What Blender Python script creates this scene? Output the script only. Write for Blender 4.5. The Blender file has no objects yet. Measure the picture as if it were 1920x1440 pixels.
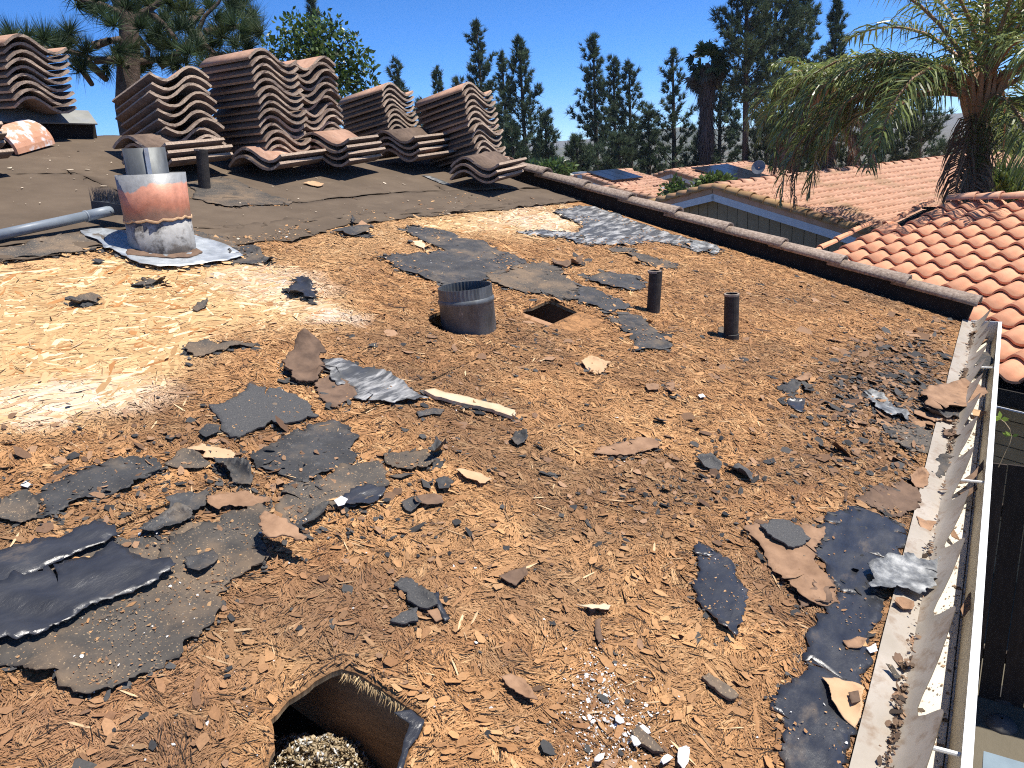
import bpy, math, random
import numpy as np
from mathutils import Vector, Matrix
from mathutils.geometry import delaunay_2d_cdt

random.seed(7); RNG = np.random.default_rng(7)
scene = bpy.context.scene
COL = scene.collection
rad = math.radians

# ------------------------------------------------------------------ camera
FPX, PITCH, ROLL, AZ, SLOPE = 1465.0, rad(17.2), rad(4.1), rad(32.6), rad(15.0)
_R = np.array([1, 0, 0.]); _F = np.array([0, math.cos(PITCH), -math.sin(PITCH)]); _U = np.array([0, math.sin(PITCH), math.cos(PITCH)])
_c, _s = math.cos(ROLL), math.sin(ROLL)
_R, _U = _R * _c - _U * _s, _U * _c + _R * _s
def _tw(q): return np.array([q[0] * math.sin(AZ) + q[1] * math.cos(AZ), -q[0] * math.cos(AZ) + q[1] * math.sin(AZ), q[2]])
CR, CU, CF = _tw(_R), _tw(_U), _tw(_F)
CS, SN = math.cos(SLOPE), math.sin(SLOPE)
NRM = np.array([0, -SN, CS]); EU = np.array([1., 0, 0]); EV = np.array([0, CS, SN])
CAM = 0.19 * EV + 1.05 * NRM
cd = bpy.data.cameras.new('camera'); cam = bpy.data.objects.new('camera', cd); COL.objects.link(cam)
cd.sensor_width = 36; cd.lens = FPX / 1920 * 36; cd.clip_start = 0.05; cd.clip_end = 9000
m = Matrix((( CR[0], CU[0], -CF[0], CAM[0]), (CR[1], CU[1], -CF[1], CAM[1]), (CR[2], CU[2], -CF[2], CAM[2]), (0, 0, 0, 1)))
cam.matrix_world = m; scene.camera = cam

# ------------------------------------------------------------------ sky, sun, exposure
SUN_AZ, SUN_EL = rad(-64), rad(67)
w = bpy.data.worlds.new('World'); scene.world = w; w.use_nodes = True
nt = w.node_tree; bg = nt.nodes['Background']
sky = nt.nodes.new('ShaderNodeTexSky'); sky.sky_type = 'NISHITA'; sky.sun_disc = False
sky.sun_elevation = SUN_EL; sky.sun_rotation = math.pi / 2 - SUN_AZ
sky.air_density = 1.0; sky.dust_density = 0.0; sky.ozone_density = 9.0; sky.altitude = 7000
hs = nt.nodes.new('ShaderNodeHueSaturation'); hs.inputs['Saturation'].default_value = 1.12
nt.links.new(sky.outputs[0], hs.inputs['Color']); nt.links.new(hs.outputs[0], bg.inputs[0]); bg.inputs[1].default_value = 0.15
sd = bpy.data.lights.new('sun', 'SUN'); sd.energy = 5.0; sd.angle = rad(0.53); sd.color = (1.0, 0.95, 0.87)
sun = bpy.data.objects.new('sun', sd); COL.objects.link(sun)
sv = Vector((math.cos(SUN_AZ) * math.cos(SUN_EL), math.sin(SUN_AZ) * math.cos(SUN_EL), math.sin(SUN_EL)))
sun.rotation_euler = sv.to_track_quat('Z', 'Y').to_euler(); sun.location = (6, -6, 14)
scene.view_settings.view_transform = 'Standard'; scene.view_settings.look = 'None'
scene.view_settings.gamma = 1; scene.view_settings.exposure = 0.56; scene.view_settings.use_curve_mapping = False
scene.cycles.use_denoising = False; scene.cycles.filter_width = 1.1
scene.cycles.max_bounces = 6; scene.cycles.diffuse_bounces = 3; scene.cycles.transparent_max_bounces = 6

# ------------------------------------------------------------------ helpers: rays, deck frame
def ray(x, y): return (x - 960) * CR + (720 - y) * CU + FPX * CF
def D(x, y, h=0.0):
    r = ray(x, y); t = (h - CAM @ NRM) / (r @ NRM); return CAM + r * t
def UV(x, y, h=0.0):
    p = D(x, y, h); return np.array([p[0], p[1] * CS + p[2] * SN])
def deck(u, v, h=0.0): return u * EU + v * EV + h * NRM
def W(x, y, dist):
    r = ray(x, y); return CAM + r * (dist / math.hypot(r[0], r[1]))
def PX(P):
    q = np.asarray(P) - CAM; z = q @ CF
    return 960 + FPX * (q @ CR) / z, 720 - FPX * (q @ CU) / z, z
def PXuv(u, v):
    P = np.stack([u, v * CS, v * SN], -1); return PX(P)
GZ = -3.3

def _hash(ix, iy, s):
    n = (ix * 374761393 + iy * 668265263 + s * 1274126177).astype(np.int64) & 0xffffffff
    n = ((n ^ (n >> 13)) * 1274126177) & 0xffffffff
    return ((n ^ (n >> 16)) & 0xffff) / 65535.0
def vn(x, y, s=0):
    x = np.asarray(x, float); y = np.asarray(y, float)
    ix = np.floor(x).astype(np.int64); iy = np.floor(y).astype(np.int64); fx = x - ix; fy = y - iy
    fx = fx * fx * (3 - 2 * fx); fy = fy * fy * (3 - 2 * fy)
    a = _hash(ix, iy, s); b = _hash(ix + 1, iy, s); c = _hash(ix, iy + 1, s); d = _hash(ix + 1, iy + 1, s)
    return a + (b - a) * fx + (c - a) * fy + (a - b - c + d) * fx * fy
def fbm(x, y, s=0, o=4):
    r = 0; a = .5; t = 0
    for k in range(o):
        r = r + a * vn(x * 2 ** k, y * 2 ** k, s + k * 17); t += a; a *= .5
    return r / t

# ------------------------------------------------------------------ helpers: objects
def tag(o, label=None, cat=None, group=None, kind=None):
    if label: o['label'] = label
    if cat: o['category'] = cat
    if group: o['group'] = group
    if kind: o['kind'] = kind
    return o
def empty(name, loc, label=None, cat=None, group=None):
    o = bpy.data.objects.new(name, None); COL.objects.link(o); o.location = Vector(loc); o.empty_display_size = .1
    return tag(o, label, cat, group)
def root_loc(o):
    l = np.array(o.location)
    while o.parent: o = o.parent; l = l + np.array(o.location)
    return l
def mesh_from(V, Fq, name):
    """V (n,3), faces list of lists or array"""
    me = bpy.data.meshes.new(name)
    V = np.asarray(V, np.float32)
    if isinstance(Fq, np.ndarray):
        k = Fq.shape[1]; n = len(Fq)
        me.vertices.add(len(V)); me.vertices.foreach_set('co', V.ravel())
        me.loops.add(n * k); me.loops.foreach_set('vertex_index', Fq.ravel().astype(np.int32))
        me.polygons.add(n); me.polygons.foreach_set('loop_start', (np.arange(n) * k).astype(np.int32))
        me.update(calc_edges=True)
    else:
        me.from_pydata(V.tolist(), [], Fq); me.update()
    return me
def link(me, name, mat, parent=None, loc=None, smooth=False):
    o = bpy.data.objects.new(name, me); COL.objects.link(o)
    if mat and not me.materials:
        for mm in (mat if isinstance(mat, (list, tuple)) else [mat]): me.materials.append(mm)
    if parent: o.parent = parent
    if loc is not None: o.location = Vector(loc)
    if smooth: me.polygons.foreach_set('use_smooth', [True] * len(me.polygons))
    return o
class MB:
    def __init__(s): s.V = []; s.F = []; s.M = []; s.n = 0
    def add(s, V, F, mi=0):
        V = np.asarray(V, float); s.V.append(V)
        s.F += [[int(i) + s.n for i in f] for f in F]; s.M += [mi] * len(F); s.n += len(V); return s
    def box(s, c, ax, ay, az, mi=0):
        """centre and three half-axis vectors"""
        c, ax, ay, az = map(np.asarray, (c, ax, ay, az))
        V = [c + i * ax + j * ay + k * az for k in (-1, 1) for j in (-1, 1) for i in (-1, 1)]
        return s.add(V, [(0, 2, 3, 1), (4, 5, 7, 6), (0, 1, 5, 4), (2, 6, 7, 3), (0, 4, 6, 2), (1, 3, 7, 5)], mi)
    def tube(s, pts, rs, n=8, cap=True, mi=0):
        pts = np.asarray(pts, float); V = []; k = len(pts)
        if np.isscalar(rs): rs = [rs] * k
        for i in range(k):
            t = pts[min(i + 1, k - 1)] - pts[max(i - 1, 0)]; t = t / (np.linalg.norm(t) + 1e-9)
            a = np.cross(t, [0, 0, 1.] if abs(t[2]) < .9 else [1., 0, 0]); a /= np.linalg.norm(a); b = np.cross(t, a)
            for j in range(n):
                q = 2 * math.pi * j / n; V.append(pts[i] + rs[i] * (a * math.cos(q) + b * math.sin(q)))
        F = [(i * n + j, i * n + (j + 1) % n, (i + 1) * n + (j + 1) % n, (i + 1) * n + j) for i in range(k - 1) for j in range(n)]
        if cap: F += [tuple(range(n))[::-1], tuple((k - 1) * n + j for j in range(n))]
        return s.add(V, F, mi)
    def lathe(s, base, axis, prof, n=24, mi=0, jag=None):
        """prof: list of (r, h); open surface of revolution"""
        base = np.asarray(base, float); axis = np.asarray(axis, float); axis /= np.linalg.norm(axis)
        a = np.cross(axis, [0, 1., 0]); a /= np.linalg.norm(a); b = np.cross(axis, a); V = []
        for i, (r, h) in enumerate(prof):
            for j in range(n):
                q = 2 * math.pi * j / n; hh = h + (jag(i, j) if jag else 0)
                V.append(base + axis * hh + r * (a * math.cos(q) + b * math.sin(q)))
        F = [(i * n + j, i * n + (j + 1) % n, (i + 1) * n + (j + 1) % n, (i + 1) * n + j) for i in range(len(prof) - 1) for j in range(n)]
        return s.add(V, F, mi)
    def build(s, name, mat, parent=None, smooth=False, centre=True):
        V = np.concatenate(s.V)
        loc = None
        if parent is not None: V = V - root_loc(parent)
        elif centre:
            loc = np.array([(V[:, 0].min() + V[:, 0].max()) / 2, (V[:, 1].min() + V[:, 1].max()) / 2, V[:, 2].min()]); V = V - loc
        me = mesh_from(V, s.F, name)
        o = link(me, name, mat, parent, loc, smooth)
        if max(s.M) > 0: me.polygons.foreach_set('material_index', s.M)
        return o

# ------------------------------------------------------------------ materials
def _mix(nt, a, b, fac, mode='MIX'):
    n = nt.nodes.new('ShaderNodeMix'); n.data_type = 'RGBA'; n.blend_type = mode; n.clamp_factor = True
    for sock, v in ((n.inputs[6], a), (n.inputs[7], b), (n.inputs[0], fac)):
        if hasattr(v, 'is_output'): nt.links.new(v, sock)
        elif isinstance(v, (int, float)): sock.default_value = v
        else: sock.default_value = (*v, 1)
    return n.outputs[2]
def _ramp(nt, src, stops):
    n = nt.nodes.new('ShaderNodeValToRGB'); e = n.color_ramp.elements
    while len(e) < len(stops): e.new(.5)
    for k, (p, c) in enumerate(stops):
        e[k].position = p; e[k].color = (*c, 1) if not isinstance(c, (int, float)) else (c, c, c, 1)
    nt.links.new(src, n.inputs[0]); return n.outputs[0]
def _noise(nt, co, scale, detail=6, rough=.6, dist=0):
    n = nt.nodes.new('ShaderNodeTexNoise'); n.inputs['Scale'].default_value = scale; n.inputs['Detail'].default_value = detail
    n.inputs['Roughness'].default_value = rough; n.inputs['Distortion'].default_value = dist
    nt.links.new(co, n.inputs['Vector']); return n.outputs['Fac']
def _coord(nt, rand=True, stretch=None):
    tc = nt.nodes.new('ShaderNodeTexCoord'); o = tc.outputs['Object']
    if rand:
        oi = nt.nodes.new('ShaderNodeObjectInfo'); mu = nt.nodes.new('ShaderNodeMath'); mu.operation = 'MULTIPLY'; mu.inputs[1].default_value = 57.
        nt.links.new(oi.outputs['Random'], mu.inputs[0]); ad = nt.nodes.new('ShaderNodeVectorMath'); ad.operation = 'ADD'
        nt.links.new(o, ad.inputs[0]); nt.links.new(mu.outputs[0], ad.inputs[1]); o = ad.outputs[0]
    if stretch:
        mp = nt.nodes.new('ShaderNodeMapping'); mp.inputs['Scale'].default_value = stretch; nt.links.new(o, mp.inputs[0]); o = mp.outputs[0]
    return o
def mat(name, stops, scale=8., rough=.75, bump=.3, bscale=60., bdist=.003, metal=0., detail=7, stretch=None, tint=.12, spec=.4,
        speck=None, over=None, rrange=None, transl=None):
    """noise-ramped Principled; speck=(scale, thresh, colour); over=(scale, lo, hi, colour) a second patchy layer"""
    M = bpy.data.materials.new(name); M.use_nodes = True; nt = M.node_tree; b = nt.nodes['Principled BSDF']
    co = _coord(nt, True, stretch)
    c = _ramp(nt, _noise(nt, co, scale, detail), stops)
    if over:
        for (sc_, lo, hi, colr) in (over if isinstance(over, list) else [over]):
            f = _ramp(nt, _noise(nt, co, sc_, 8, .65), [(lo, 0.), (hi, 1.)]); c = _mix(nt, c, colr, f)
    if speck:
        f = _ramp(nt, _noise(nt, co, speck[0], 2, .5), [(speck[1], 0.), (min(1, speck[1] + .06), 1.)]); c = _mix(nt, c, speck[2], f)
    if tint:
        oi = nt.nodes.new('ShaderNodeObjectInfo'); mr = nt.nodes.new('ShaderNodeMapRange'); mr.inputs[3].default_value = 1 - tint; mr.inputs[4].default_value = 1 + tint
        nt.links.new(oi.outputs['Random'], mr.inputs[0])
        vm = nt.nodes.new('ShaderNodeVectorMath'); vm.operation = 'SCALE'; nt.links.new(c, vm.inputs[0]); nt.links.new(mr.outputs[0], vm.inputs['Scale']); c = vm.outputs[0]
    nt.links.new(c, b.inputs['Base Color']); b.inputs['Metallic'].default_value = metal
    b.inputs['Specular IOR Level'].default_value = spec
    if rrange: nt.links.new(_ramp(nt, _noise(nt, co, rrange[2], 5), [(.35, rrange[0]), (.65, rrange[1])]), b.inputs['Roughness'])
    else: b.inputs['Roughness'].default_value = rough
    if bump:
        bn = nt.nodes.new('ShaderNodeBump'); bn.inputs['Strength'].default_value = bump; bn.inputs['Distance'].default_value = bdist
        nt.links.new(_noise(nt, co, bscale, 8, .65), bn.inputs['Height']); nt.links.new(bn.outputs[0], b.inputs['Normal'])
    if transl:
        tr = nt.nodes.new('ShaderNodeBsdfTranslucent'); nt.links.new(c, tr.inputs[0]); ms = nt.nodes.new('ShaderNodeMixShader'); ms.inputs[0].default_value = transl
        nt.links.new(b.outputs[0], ms.inputs[1]); nt.links.new(tr.outputs[0], ms.inputs[2]); nt.links.new(ms.outputs[0], nt.nodes['Material Output'].inputs[0])
    return M
def attr_mat(name, rough=.8, bump=.5, bscale=220., bdist=.002, var=.35, vscale=160., spec=.3, stretch=None, transl=None):
    """albedo from the mesh colour attribute 'col' broken up by fine noise"""
    M = bpy.data.materials.new(name); M.use_nodes = True; nt = M.node_tree; b = nt.nodes['Principled BSDF']
    a = nt.nodes.new('ShaderNodeAttribute'); a.attribute_name = 'col'
    co = _coord(nt, False, stretch)
    f = _ramp(nt, _noise(nt, co, vscale, 6, .7), [(.25, 1 - var), (.75, 1 + var)])
    c = _mix(nt, a.outputs['Color'], f, 1.0, 'MULTIPLY'); nt.links.new(c, b.inputs['Base Color'])
    b.inputs['Roughness'].default_value = rough; b.inputs['Specular IOR Level'].default_value = spec
    if bump:
        bn = nt.nodes.new('ShaderNodeBump'); bn.inputs['Strength'].default_value = bump; bn.inputs['Distance'].default_value = bdist
        nt.links.new(_noise(nt, co, bscale, 8, .7), bn.inputs['Height']); nt.links.new(bn.outputs[0], b.inputs['Normal'])
    if transl:
        tr = nt.nodes.new('ShaderNodeBsdfTranslucent'); nt.links.new(c, tr.inputs[0]); ms = nt.nodes.new('ShaderNodeMixShader'); ms.inputs[0].default_value = transl
        nt.links.new(b.outputs[0], ms.inputs[1]); nt.links.new(tr.outputs[0], ms.inputs[2]); nt.links.new(ms.outputs[0], nt.nodes['Material Output'].inputs[0])
    return M
def setcol(me, cols, domain='FACE'):
    a = me.color_attributes.new('col', 'FLOAT_COLOR', domain if domain != 'FACE' else 'CORNER')
    cols = np.asarray(cols, np.float32)
    if domain == 'FACE':
        tot = np.zeros(len(me.polygons), np.int32); me.polygons.foreach_get('loop_total', tot); cols = np.repeat(cols, tot, axis=0)
    c4 = np.ones((len(cols), 4), np.float32); c4[:, :3] = cols; a.data.foreach_set('color', c4.ravel())

M = {}
def deck_mat():
    Mt = bpy.data.materials.new('weathered_board'); Mt.use_nodes = True; nt = Mt.node_tree; b = nt.nodes['Principled BSDF']; N = nt.nodes.new; L = nt.links.new
    at = N('ShaderNodeAttribute'); at.attribute_name = 'col'
    tc = N('ShaderNodeTexCoord'); m0 = N('ShaderNodeMapping'); m0.inputs['Rotation'].default_value = (-SLOPE, 0, 0); L(tc.outputs['Object'], m0.inputs[0])
    fl = N('ShaderNodeVectorMath'); fl.operation = 'MULTIPLY'; fl.inputs[1].default_value = (1, 1, 0); L(m0.outputs[0], fl.inputs[0]); co = fl.outputs[0]
    nz = N('ShaderNodeTexNoise'); nz.inputs['Scale'].default_value = 30; nz.inputs['Detail'].default_value = 4; L(co, nz.inputs['Vector'])
    ds = N('ShaderNodeVectorMath'); ds.operation = 'MULTIPLY_ADD'; ds.inputs[1].default_value = (.03, .03, 0); L(nz.outputs['Color'], ds.inputs[0]); L(co, ds.inputs[2])
    def layer(scale, sx, sy, fs):
        vo = N('ShaderNodeTexVoronoi'); vo.inputs['Scale'].default_value = scale; L(ds.outputs[0], vo.inputs['Vector'])
        sp = N('ShaderNodeSeparateColor'); L(vo.outputs['Color'], sp.inputs[0])
        an = N('ShaderNodeMath'); an.operation = 'MULTIPLY'; an.inputs[1].default_value = 3.14; L(sp.outputs[0], an.inputs[0])
        vr = N('ShaderNodeVectorRotate'); vr.rotation_type = 'Z_AXIS'; L(co, vr.inputs['Vector']); L(an.outputs[0], vr.inputs['Angle'])
        mp = N('ShaderNodeMapping'); mp.inputs['Scale'].default_value = (sx, sy, 1); L(vr.outputs[0], mp.inputs[0])
        f = _noise(nt, mp.outputs[0], 1.0, 5, .62); return f, sp.outputs[1], vo.outputs['Distance']
    f1, g1, d1 = layer(26, 26, 210, 1); f2, g2, d2 = layer(60, 60, 420, 1)
    ve = N('ShaderNodeTexVoronoi'); ve.feature = 'DISTANCE_TO_EDGE'; ve.inputs['Scale'].default_value = 34; L(ds.outputs[0], ve.inputs['Vector'])
    ck = _ramp(nt, ve.outputs['Distance'], [(.008, .18), (.05, 1.)]); msk = _ramp(nt, _noise(nt, co, 14, 3, .6), [(.46, 0.), (.60, 1.)])  # dark cell edges: crack shade put into the board colour
    c = at.outputs['Color']
    c = _mix(nt, c, _ramp(nt, f1, [(.28, .48), (.5, .98), (.72, 1.5)]), 1., 'MULTIPLY')
    c = _mix(nt, c, _ramp(nt, g1, [(0., .74), (1., 1.22)]), 1., 'MULTIPLY')
    c = _mix(nt, c, _ramp(nt, f2, [(.3, .62), (.7, 1.34)]), 1., 'MULTIPLY')
    c = _mix(nt, c, ck, msk, 'MULTIPLY')
    L(c, b.inputs['Base Color']); b.inputs['Roughness'].default_value = .85; b.inputs['Specular IOR Level'].default_value = .25
    ad = N('ShaderNodeMath'); ad.operation = 'MULTIPLY_ADD'; ad.inputs[1].default_value = .6; L(f1, ad.inputs[0]); L(g1, ad.inputs[2])
    bn = N('ShaderNodeBump'); bn.inputs['Strength'].default_value = .8; bn.inputs['Distance'].default_value = .003; L(ad.outputs[0], bn.inputs['Height']); L(bn.outputs[0], b.inputs['Normal'])
    return Mt
M['deck'] = deck_mat()
M['flake'] = attr_mat('wood_flakes', bump=.4, bscale=300, var=.25, vscale=200)
M['strand'] = attr_mat('board_strands', rough=.6, bump=.25, bscale=250, bdist=.0008, var=.12, vscale=120)
M['rawwood'] = mat('raw_wood', [(.3, (.42, .27, .14)), (.7, (.62, .45, .27))], 30, .8, stretch=(1, 6, 6))
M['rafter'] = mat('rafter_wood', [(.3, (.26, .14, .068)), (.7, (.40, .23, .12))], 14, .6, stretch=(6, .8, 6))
M['felt'] = mat('black_felt', [(.3, (.030, .030, .031)), (.7, (.066, .065, .065))], 14, .62, .8, 90, .003, over=[(7, .50, .72, (.15, .112, .075)), (34, .60, .72, (.115, .11, .105))], speck=(230, .66, (.26, .19, .12)), rrange=(.5, .85, 20), spec=.35)
M['feltdusty'] = mat('dusty_felt', [(.3, (.045, .042, .039)), (.7, (.105, .09, .074))], 14, .82, .8, 90, .003, over=[(6, .45, .66, (.19, .135, .088)), (30, .58, .72, (.05, .047, .045))], speck=(220, .63, (.32, .23, .14)), spec=.3)
M['feltshiny'] = mat('shiny_felt', [(.3, (.022, .023, .027)), (.7, (.044, .045, .050))], 14, .4, .3, 11, .012, over=[(7, .58, .74, (.13, .10, .07))], rrange=(.22, .46, 9), spec=.6, detail=4, stretch=(1, 2.2, 1))
M['feltgran'] = mat('granule_felt', [(.35, (.045, .045, .047)), (.65, (.085, .083, .08))], 300, .85, .8, 420, .0015, speck=(320, .66, (.22, .19, .16)))
M['feltwhite'] = mat('bleached_felt', [(.3, (.045, .048, .052)), (.7, (.10, .102, .105))], 12, .6, .4, 120, .002, over=[(14, .47, .66, (.48, .47, .45))], stretch=(.5, 2.2, 1), rrange=(.4, .7, 20))
M['brownfelt'] = mat('aged_brown_felt', [(.3, (.088, .062, .040)), (.7, (.132, .096, .064))], 5, .9, .35, 90, .002, over=[(2.2, .5, .75, (.078, .057, .038)), (9, .60, .8, (.165, .125, .085))], speck=(120, .76, (.24, .19, .13)), tint=.05)
M['bark'] = mat('brown_paper', [(.3, (.20, .112, .062)), (.7, (.36, .215, .125))], 22, .85, .7, 80, .003, over=[(30, .6, .8, (.09, .055, .035))])
M['barkdark'] = mat('dark_brown_paper', [(.3, (.09, .055, .036)), (.7, (.20, .125, .08))], 24, .85, .7, 80, .003)
M['barkpale'] = mat('tan_paper', [(.3, (.42, .26, .14)), (.7, (.55, .36, .21))], 16, .85, .5, 80, .002)
M['palewood'] = mat('pale_split_wood', [(.3, (.52, .37, .22)), (.7, (.72, .56, .38))], 14, .75, .5, 60, .003, stretch=(1, 1, 1))
M['white'] = mat('white_chip', [(.3, (.62, .61, .59)), (.7, (.8, .79, .77))], 30, .7, .2)
M['silver'] = mat('silver_grey_foil', [(.32, (.05, .052, .055)), (.5, (.17, .175, .175)), (.68, (.42, .42, .40))], 26, .45, .8, 45, .006, rrange=(.3, .6, 20))
M['galv'] = mat('galvanised_sheet', [(.3, (.36, .39, .41)), (.7, (.54, .57, .59))], 22, .5, .15, 60, .001, metal=.55, over=[(9, .58, .7, (.17, .15, .13))], rrange=(.35, .6, 14))
M['galvdark'] = mat('weathered_galvanised', [(.3, (.10, .108, .11)), (.7, (.20, .21, .21))], 26, .55, .2, 70, .001, metal=.5, over=[(12, .55, .75, (.07, .062, .055)), (40, .62, .72, (.34, .35, .35))], stretch=(1, 1, .4))
M['iron'] = mat('black_iron_pipe', [(.3, (.014, .012, .011)), (.7, (.05, .042, .036))], 22, .7, .5, 120, .002, over=[(24, .6, .75, (.10, .08, .06))], stretch=(1, 1, 2))
M['irontop'] = mat('worn_pipe_rim', [(.3, (.18, .14, .11)), (.7, (.34, .28, .22))], 40, .7, .4)
M['attic_dark'] = mat('dark_interior', [(.3, (.008, .007, .006)), (.7, (.02, .017, .015))], 10, .95, 0)  # near-black base colour carries the darkness inside the attic
M['gutter'] = mat('cream_gutter', [(.3, (.54, .49, .40)), (.7, (.66, .61, .52))], 7, .55, .1, 60, .001, over=[(40, .64, .72, (.30, .23, .16)), (12, .60, .8, (.5, .42, .32))], speck=(150, .70, (.12, .09, .06)))
M['gutterrim'] = mat('white_gutter_rim', [(.3, (.74, .74, .72)), (.7, (.84, .84, .82))], 20, .4, .05, over=[(60, .68, .76, (.4, .37, .32))])
M['guttertan'] = mat('shaded_stained_gutter_wall', [(.3, (.36, .29, .20)), (.7, (.52, .45, .34))], 12, .5, .1, over=[(20, .6, .75, (.2, .14, .09))])  # tan darker than the floor: inner wall's shade put into colour, brown patches over
M['guard'] = mat('tan_metal_guard', [(.3, (.30, .26, .205)), (.7, (.42, .37, .31))], 9, .5, .1, 30, .002, over=[(18, .50, .68, (.22, .155, .10)), (4, .55, .72, (.36, .28, .20))])
M['lichen'] = mat('lichened_concrete', [(.3, (.15, .11, .085)), (.5, (.29, .22, .17)), (.7, (.43, .345, .275))], 60, .95, .9, 130, .004, over=[(16, .62, .8, (.36, .22, .16)), (34, .64, .74, (.07, .06, .05))])
M['lichenred'] = mat('lichened_red_concrete', [(.3, (.26, .15, .10)), (.7, (.46, .28, .20))], 60, .95, .8, 130, .004, over=[(30, .62, .74, (.14, .10, .08))])
M['darkwood'] = mat('black_stained_board', [(.3, (.012, .010, .008)), (.7, (.03, .024, .019))], 18, .9, .5, 50, .002)
M['conc'] = mat('brown_concrete_tile', [(.3, (.105, .070, .050)), (.7, (.20, .138, .098))], 26, .92, .6, 160, .003, over=[(14, .58, .78, (.13, .092, .07))], tint=.22)
M['concred'] = mat('red_concrete_tile', [(.3, (.36, .20, .13)), (.7, (.52, .32, .22))], 18, .92, .5, 160, .003, over=[(30, .6, .75, (.62, .46, .36)), (9, .6, .75, (.22, .14, .10))], tint=.15)
M['concedge'] = mat('sandy_tile_edge', [(.3, (.26, .185, .13)), (.7, (.52, .40, .30))], 90, .95, .9, 240, .003, tint=.18)
M['paintcap'] = mat('paint_stained_tile', [(.3, (.48, .235, .14)), (.7, (.58, .31, .20))], 18, .85, .4, over=[(9, .50, .58, (.66, .66, .68))])
M['ridgemetal'] = mat('grey_ridge_board', [(.3, (.19, .19, .17)), (.7, (.27, .27, .245))], 10, .6, .2, 80, .001, over=[(3, .55, .7, (.20, .21, .24))])
M['orange'] = mat('orange_clay_tile', [(.3, (.64, .285, .150)), (.7, (.80, .385, .215))], 9, .75, .15, 160, .001, tint=.11, over=[(22, .66, .82, (.42, .19, .11)), (2.5, .58, .78, (.52, .25, .15))])
M['orangepale'] = mat('pale_orange_ridge_tile', [(.3, (.66, .33, .20)), (.7, (.78, .45, .30))], 9, .8, .2, 160, .001, tint=.1)
M['oldtile'] = mat('sunbleached_tiles', [(.3, (.44, .235, .145)), (.7, (.60, .36, .245))], 4, .9, .3, 60, .003, over=[(1.1, .5, .7, (.33, .215, .12))], tint=.08)
M['olivetile'] = mat('olive_moss_tile', [(.3, (.33, .19, .08)), (.7, (.46, .29, .14))], 7, .85, .3, 90, .002, over=[(3, .5, .7, (.40, .21, .13))], tint=.14)
M['browntile'] = mat('brown_flat_tile', [(.3, (.30, .19, .12)), (.7, (.42, .28, .18))], 8, .9, .3, tint=.12)
M['bluefascia'] = mat('grey_blue_fascia', [(.3, (.52, .55, .60)), (.7, (.62, .65, .69))], 6, .7, .1)
M['cladding'] = mat('tan_board_cladding', [(.3, (.24, .185, .115)), (.7, (.30, .24, .155))], 8, .85, .2, tint=.08)
M['stucco'] = mat('pinkish_stucco', [(.3, (.50, .42, .37)), (.7, (.58, .50, .45))], 8, .95, .3, 120)
M['yellowsiding'] = mat('yellow_siding', [(.3, (.52, .40, .22)), (.7, (.62, .50, .30))], 6, .8, .2, tint=.06)
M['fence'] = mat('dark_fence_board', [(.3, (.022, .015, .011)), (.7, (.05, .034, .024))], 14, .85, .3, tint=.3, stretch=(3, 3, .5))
M['solar'] = mat('solar_glass', [(.3, (.012, .016, .026)), (.7, (.018, .024, .038))], 3, .18, 0, spec=.6)
M['greymetal'] = mat('grey_painted_metal', [(.3, (.16, .18, .20)), (.7, (.22, .24, .26))], 8, .45, .05, metal=.3)
M['handle'] = mat('blue_grey_handle', [(.3, (.17, .20, .235)), (.7, (.24, .275, .31))], 14, .45, .15, over=[(20, .62, .76, (.10, .11, .12))])
M['blackplastic'] = mat('dark_plastic', [(.3, (.03, .035, .042)), (.7, (.06, .066, .075))], 20, .55, .15)
M['bristle'] = mat('grey_bristles', [(.3, (.06, .065, .075)), (.7, (.13, .14, .155))], 60, .6, 0)
M['binblue'] = mat('grey_blue_bin', [(.3, (.19, .25, .29)), (.7, (.24, .31, .35))], 8, .5, .05)
M['ground'] = mat('dry_ground', [(.3, (.10, .085, .06)), (.5, (.14, .12, .085)), (.7, (.075, .08, .045))], .25, .95, .5, 6, .05, tint=0)
M['hill'] = mat('chaparral_hill', [(.35, (.055, .065, .045)), (.55, (.10, .10, .07)), (.72, (.19, .17, .13))], .02, 1, 0, tint=0, over=[(.05, .6, .68, (.42, .40, .36))])
M['trunk'] = mat('tree_bark', [(.3, (.035, .026, .02)), (.7, (.09, .066, .05))], 5, .95, .6, 20, .02, stretch=(1, 1, .3))
M['pinetrunk'] = mat('pine_bark', [(.3, (.05, .034, .026)), (.7, (.14, .10, .078))], 14, .95, .8, 30, .02)
M['leaf'] = attr_mat('foliage', rough=.55, bump=0, var=.0, spec=.25, transl=.25)
M['glossleaf'] = attr_mat('glossy_foliage', rough=.36, bump=0, var=.0, spec=.5, transl=.32)
M['rope'] = mat('dry_stem', [(.3, (.35, .26, .15)), (.7, (.5, .4, .25))], 10, .9, 0)
M['pebble'] = mat('pebble', [(.3, (.05, .047, .044)), (.7, (.11, .105, .10))], 6, .9, .2, tint=.3)

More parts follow.
